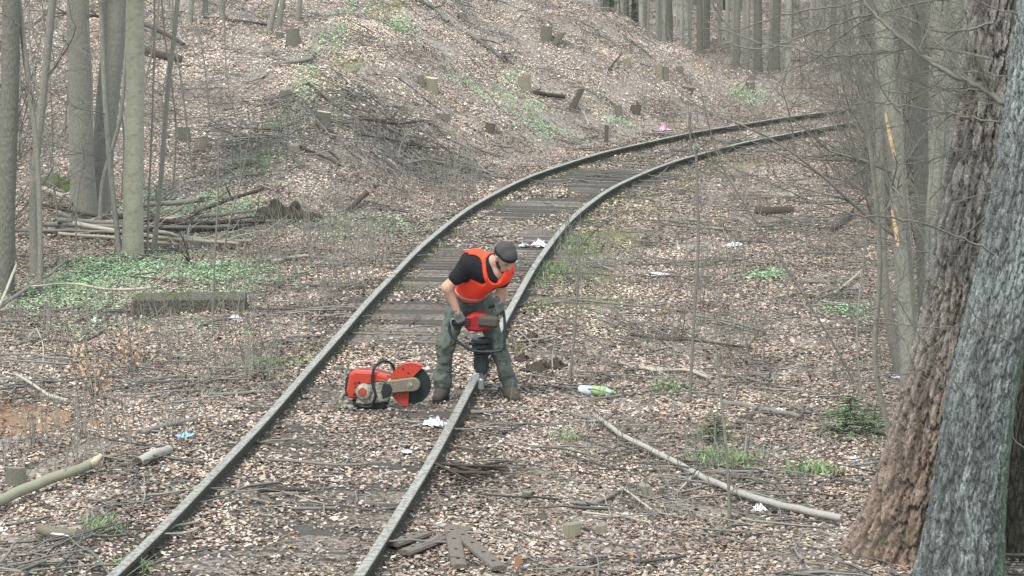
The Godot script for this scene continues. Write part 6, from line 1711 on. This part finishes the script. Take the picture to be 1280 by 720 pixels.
	flesh(g, [[hr, kr, 0.099, 0.072], [hl, kl, 0.099, 0.072], [kr, ar + Vector3(0, -0.01, 0), 0.070, 0.066], [kl, al + Vector3(0, -0.01, 0), 0.070, 0.066], [hr, hl, 0.112, 0.112], [mid, waist, 0.118, 0.118], [ar + Vector3(0, 0.05, 0.02), ar + Vector3(0, 0.02, 0.02), 0.08, 0.075]], 0.011, 0.012, [[(waist - mid).normalized(), (waist - mid).normalized().dot(waist) + 0.0], [Vector3(0, -1, 0), -0.085]], [], 0.020, 9.0)
	part("trousers", g.mesh(), M.trousers, t)
	g = Geo.new()
	var wd := (waist - mid).normalized()
	flesh(g, [[hr, hl, 0.116, 0.116], [mid, waist, 0.121, 0.121]], 0.010, 0.012, [[wd, wd.dot(waist) + 0.004], [-wd, -wd.dot(waist) + 0.032]])
	part("belt", g.mesh(), M.shirt, t)
	# t-shirt with short sleeves
	g = Geo.new()
	var sd := (er - sr).normalized()
	var sd2 := (el - sl).normalized()
	var nd := (hd - neck).normalized()
	flesh(g, [[mid.lerp(waist, 0.4), waist, 0.112, 0.112], [waist, nr, 0.112, 0.106], [waist, nl, 0.112, 0.106], [nr, nl, 0.106, 0.106], [(nr + nl) / 2, neck, 0.098, 0.072], [sr, nr, 0.074, 0.10], [sl, nl, 0.074, 0.10], [sr, sr + sd * 0.16, 0.070, 0.066], [sl, sl + sd2 * 0.09, 0.070, 0.066]], 0.010, 0.014, [[nd, nd.dot(neck) + 0.03]], [], 0.007, 7.0)
	part("t_shirt", g.mesh(), M.shirt, t)
	# hi-vis vest: open at the arms and at the neck in a V
	g = Geo.new()
	var chest := (nr + nl) / 2
	var front := Vector3(0.15, -0.55, 0.8).normalized()
	var torso := [[waist + (mid - waist) * 0.65, waist, 0.132, 0.130], [waist, nr, 0.130, 0.122], [waist, nl, 0.130, 0.122], [nr, nl, 0.122, 0.122], [chest, neck, 0.112, 0.078], [nr, nr.lerp(sr, 0.45), 0.125, 0.106], [nl, nl.lerp(sl, 0.45), 0.125, 0.110]]
	var gone := [[Vector3(-0.05, 1.215, 0.36), Vector3(0.0, 1.075, 0.36), 0.098, 0.070], [sr + (sr - nr) * 0.3, sr + sd * 0.16 + Vector3(0.0, -0.02, 0.02), 0.095, 0.10], [sl + (sl - nl) * 0.45, sl + sd2 * 0.14, 0.085, 0.09], [Vector3(0.155, 1.26, 0.42), Vector3(0.137, 1.075, 0.445), 0.09, 0.05], [neck + nd * 0.02, neck + nd * 0.12, 0.066, 0.07]]
	flesh(g, torso, 0.009, 0.014, [[-wd, -wd.dot(waist) + 0.075]], gone, 0.009, 6.0)
	part("vest", g.mesh(), M.vest, t)
	var big := []
	for b in torso: big.append([b[0], b[1], b[2] + 0.004, b[3] + 0.004])
	for q in [[-0.050, -0.022, "reflective_strip"]]:
		g = Geo.new()
		flesh(g, big, 0.008, 0.014, [[wd, wd.dot(waist) + q[1]], [-wd, -wd.dot(waist) - q[0]]], gone, 0.009, 6.0)
		part(q[2], g.mesh(), M.strip, t)
	# gloves closed on the handles
	g = Geo.new()
	var gr := Vector3(-0.137, 0.722, 0.225)
	var dr := (gr - wr).normalized()
	var br := Basis(Vector3.UP, 0.0)
	br.y = -dr; br.z = (Vector3(-0.3, 0.5, 0.8) - dr * dr.dot(Vector3(-0.3, 0.5, 0.8))).normalized(); br.x = br.y.cross(br.z)
	hand(g, Transform3D(br, wr + dr * 0.02), -1.0, 0.85)
	part("glove", g.mesh(), M.glove, t)
	g = Geo.new()
	var gl := Vector3(0.192, 0.812, 0.22)
	var dl := (gl - wl).normalized()
	br.y = -dl; br.z = (Vector3(0.4, 0.5, 0.8) - dl * dl.dot(Vector3(0.4, 0.5, 0.8))).normalized(); br.x = br.y.cross(br.z)
	hand(g, Transform3D(br, wl + dl * 0.02), 1.0, 0.85)
	part("glove", g.mesh(), M.glove, t)
	# boots
	for q in [[ar, Vector3(-0.25, 0, 1)], [al, Vector3(0.35, 0, 1)]]:
		var a: Vector3 = q[0]
		var d: Vector3 = (q[1] as Vector3).normalized()
		a.y = 0
		g = Geo.new()
		flesh(g, [[a + Vector3(0, 0.16, 0), a + Vector3(0, 0.09, 0), 0.058, 0.060], [a + d * -0.045 + Vector3(0, 0.055, 0), a + d * 0.05 + Vector3(0, 0.055, 0), 0.046, 0.048], [a + d * 0.05 + Vector3(0, 0.06, 0), a + d * 0.15 + Vector3(0, 0.045, 0), 0.05, 0.043], [a + Vector3(0, 0.10, 0), a + d * 0.09 + Vector3(0, 0.07, 0), 0.05, 0.045]], 0.008, 0.012, [[Vector3.DOWN, -0.022]], [], 0.008, 4.0)
		var boot := part("boot", g.mesh(), M.boot, t)
		g = Geo.new()
		flesh(g, [[a + d * -0.045 + Vector3(0, 0.02, 0), a + d * 0.05 + Vector3(0, 0.02, 0), 0.052, 0.05], [a + d * 0.05 + Vector3(0, 0.02, 0), a + d * 0.15 + Vector3(0, 0.02, 0), 0.052, 0.048]], 0.007, 0.008, [[Vector3.DOWN, -0.001], [Vector3.UP, 0.025]])
		part("sole", g.mesh(), M.sole, boot)
		g = Geo.new()
		for k in 4:
			var c := a + d * (0.065 + 0.018 * k) + Vector3(0, 0.125 - 0.012 * k, 0)
			g.tube([c + d.cross(Vector3.UP) * 0.026, c + Vector3(0, 0.006, 0), c - d.cross(Vector3.UP) * 0.026], [0.004, 0.004, 0.004], 5, true)
		part("laces", g.mesh(), M.cut_grey, boot)

func _ready() -> void:
	# camera, sky, light, exposure
	var cam := Camera3D.new()
	cam.position = Vector3(0, 4.26, 0)
	cam.rotation_degrees = Vector3(-9.277, 0, 0)
	cam.fov = 13.686
	cam.far = 600
	add_child(cam)
	var env := Environment.new()
	env.background_mode = Environment.BG_SKY
	var skm := ProceduralSkyMaterial.new()
	skm.sky_top_color = Color(0.795, 0.875, 0.925)
	skm.sky_horizon_color = Color(0.75, 0.825, 0.87)
	skm.ground_horizon_color = Color(0.42, 0.40, 0.38)
	skm.ground_bottom_color = Color(0.3, 0.28, 0.26)
	skm.sky_energy_multiplier = 1.0
	skm.sun_angle_max = 1.0
	var sky := Sky.new()
	sky.sky_material = skm
	env.sky = sky
	env.tonemap_mode = Environment.TONE_MAPPER_LINEAR
	env.tonemap_exposure = 2.55
	env.fog_enabled = true
	env.fog_density = 0.0003
	env.fog_light_color = Color(0.80, 0.83, 0.84)
	env.ssao_enabled = true
	env.ssil_enabled = true
	env.sdfgi_enabled = true
	var we := WorldEnvironment.new()
	we.environment = env
	add_child(we)
	var sun := DirectionalLight3D.new()
	sun.light_energy = 0.55
	sun.light_angular_distance = 11.0
	sun.light_color = Color(1.0, 0.99, 0.97)
	sun.shadow_enabled = true
	sun.rotation_degrees = Vector3(-58, -28, 0)
	add_child(sun)
	rng.seed = 20240417
	noise.seed = 5
	noise.noise_type = FastNoiseLite.TYPE_SIMPLEX_SMOOTH
	noise.frequency = 0.1
	noise.fractal_octaves = 3
	lay_line()
	make_materials()
	make_ground()
	make_line()
	make_trees()
	make_stumps()
	make_fallen()
	make_odds()
	make_litter()
	make_undergrowth()
	make_saw()
	var root := at(-0.288, -20.131)
	make_man(root)
	make_wrench(root)
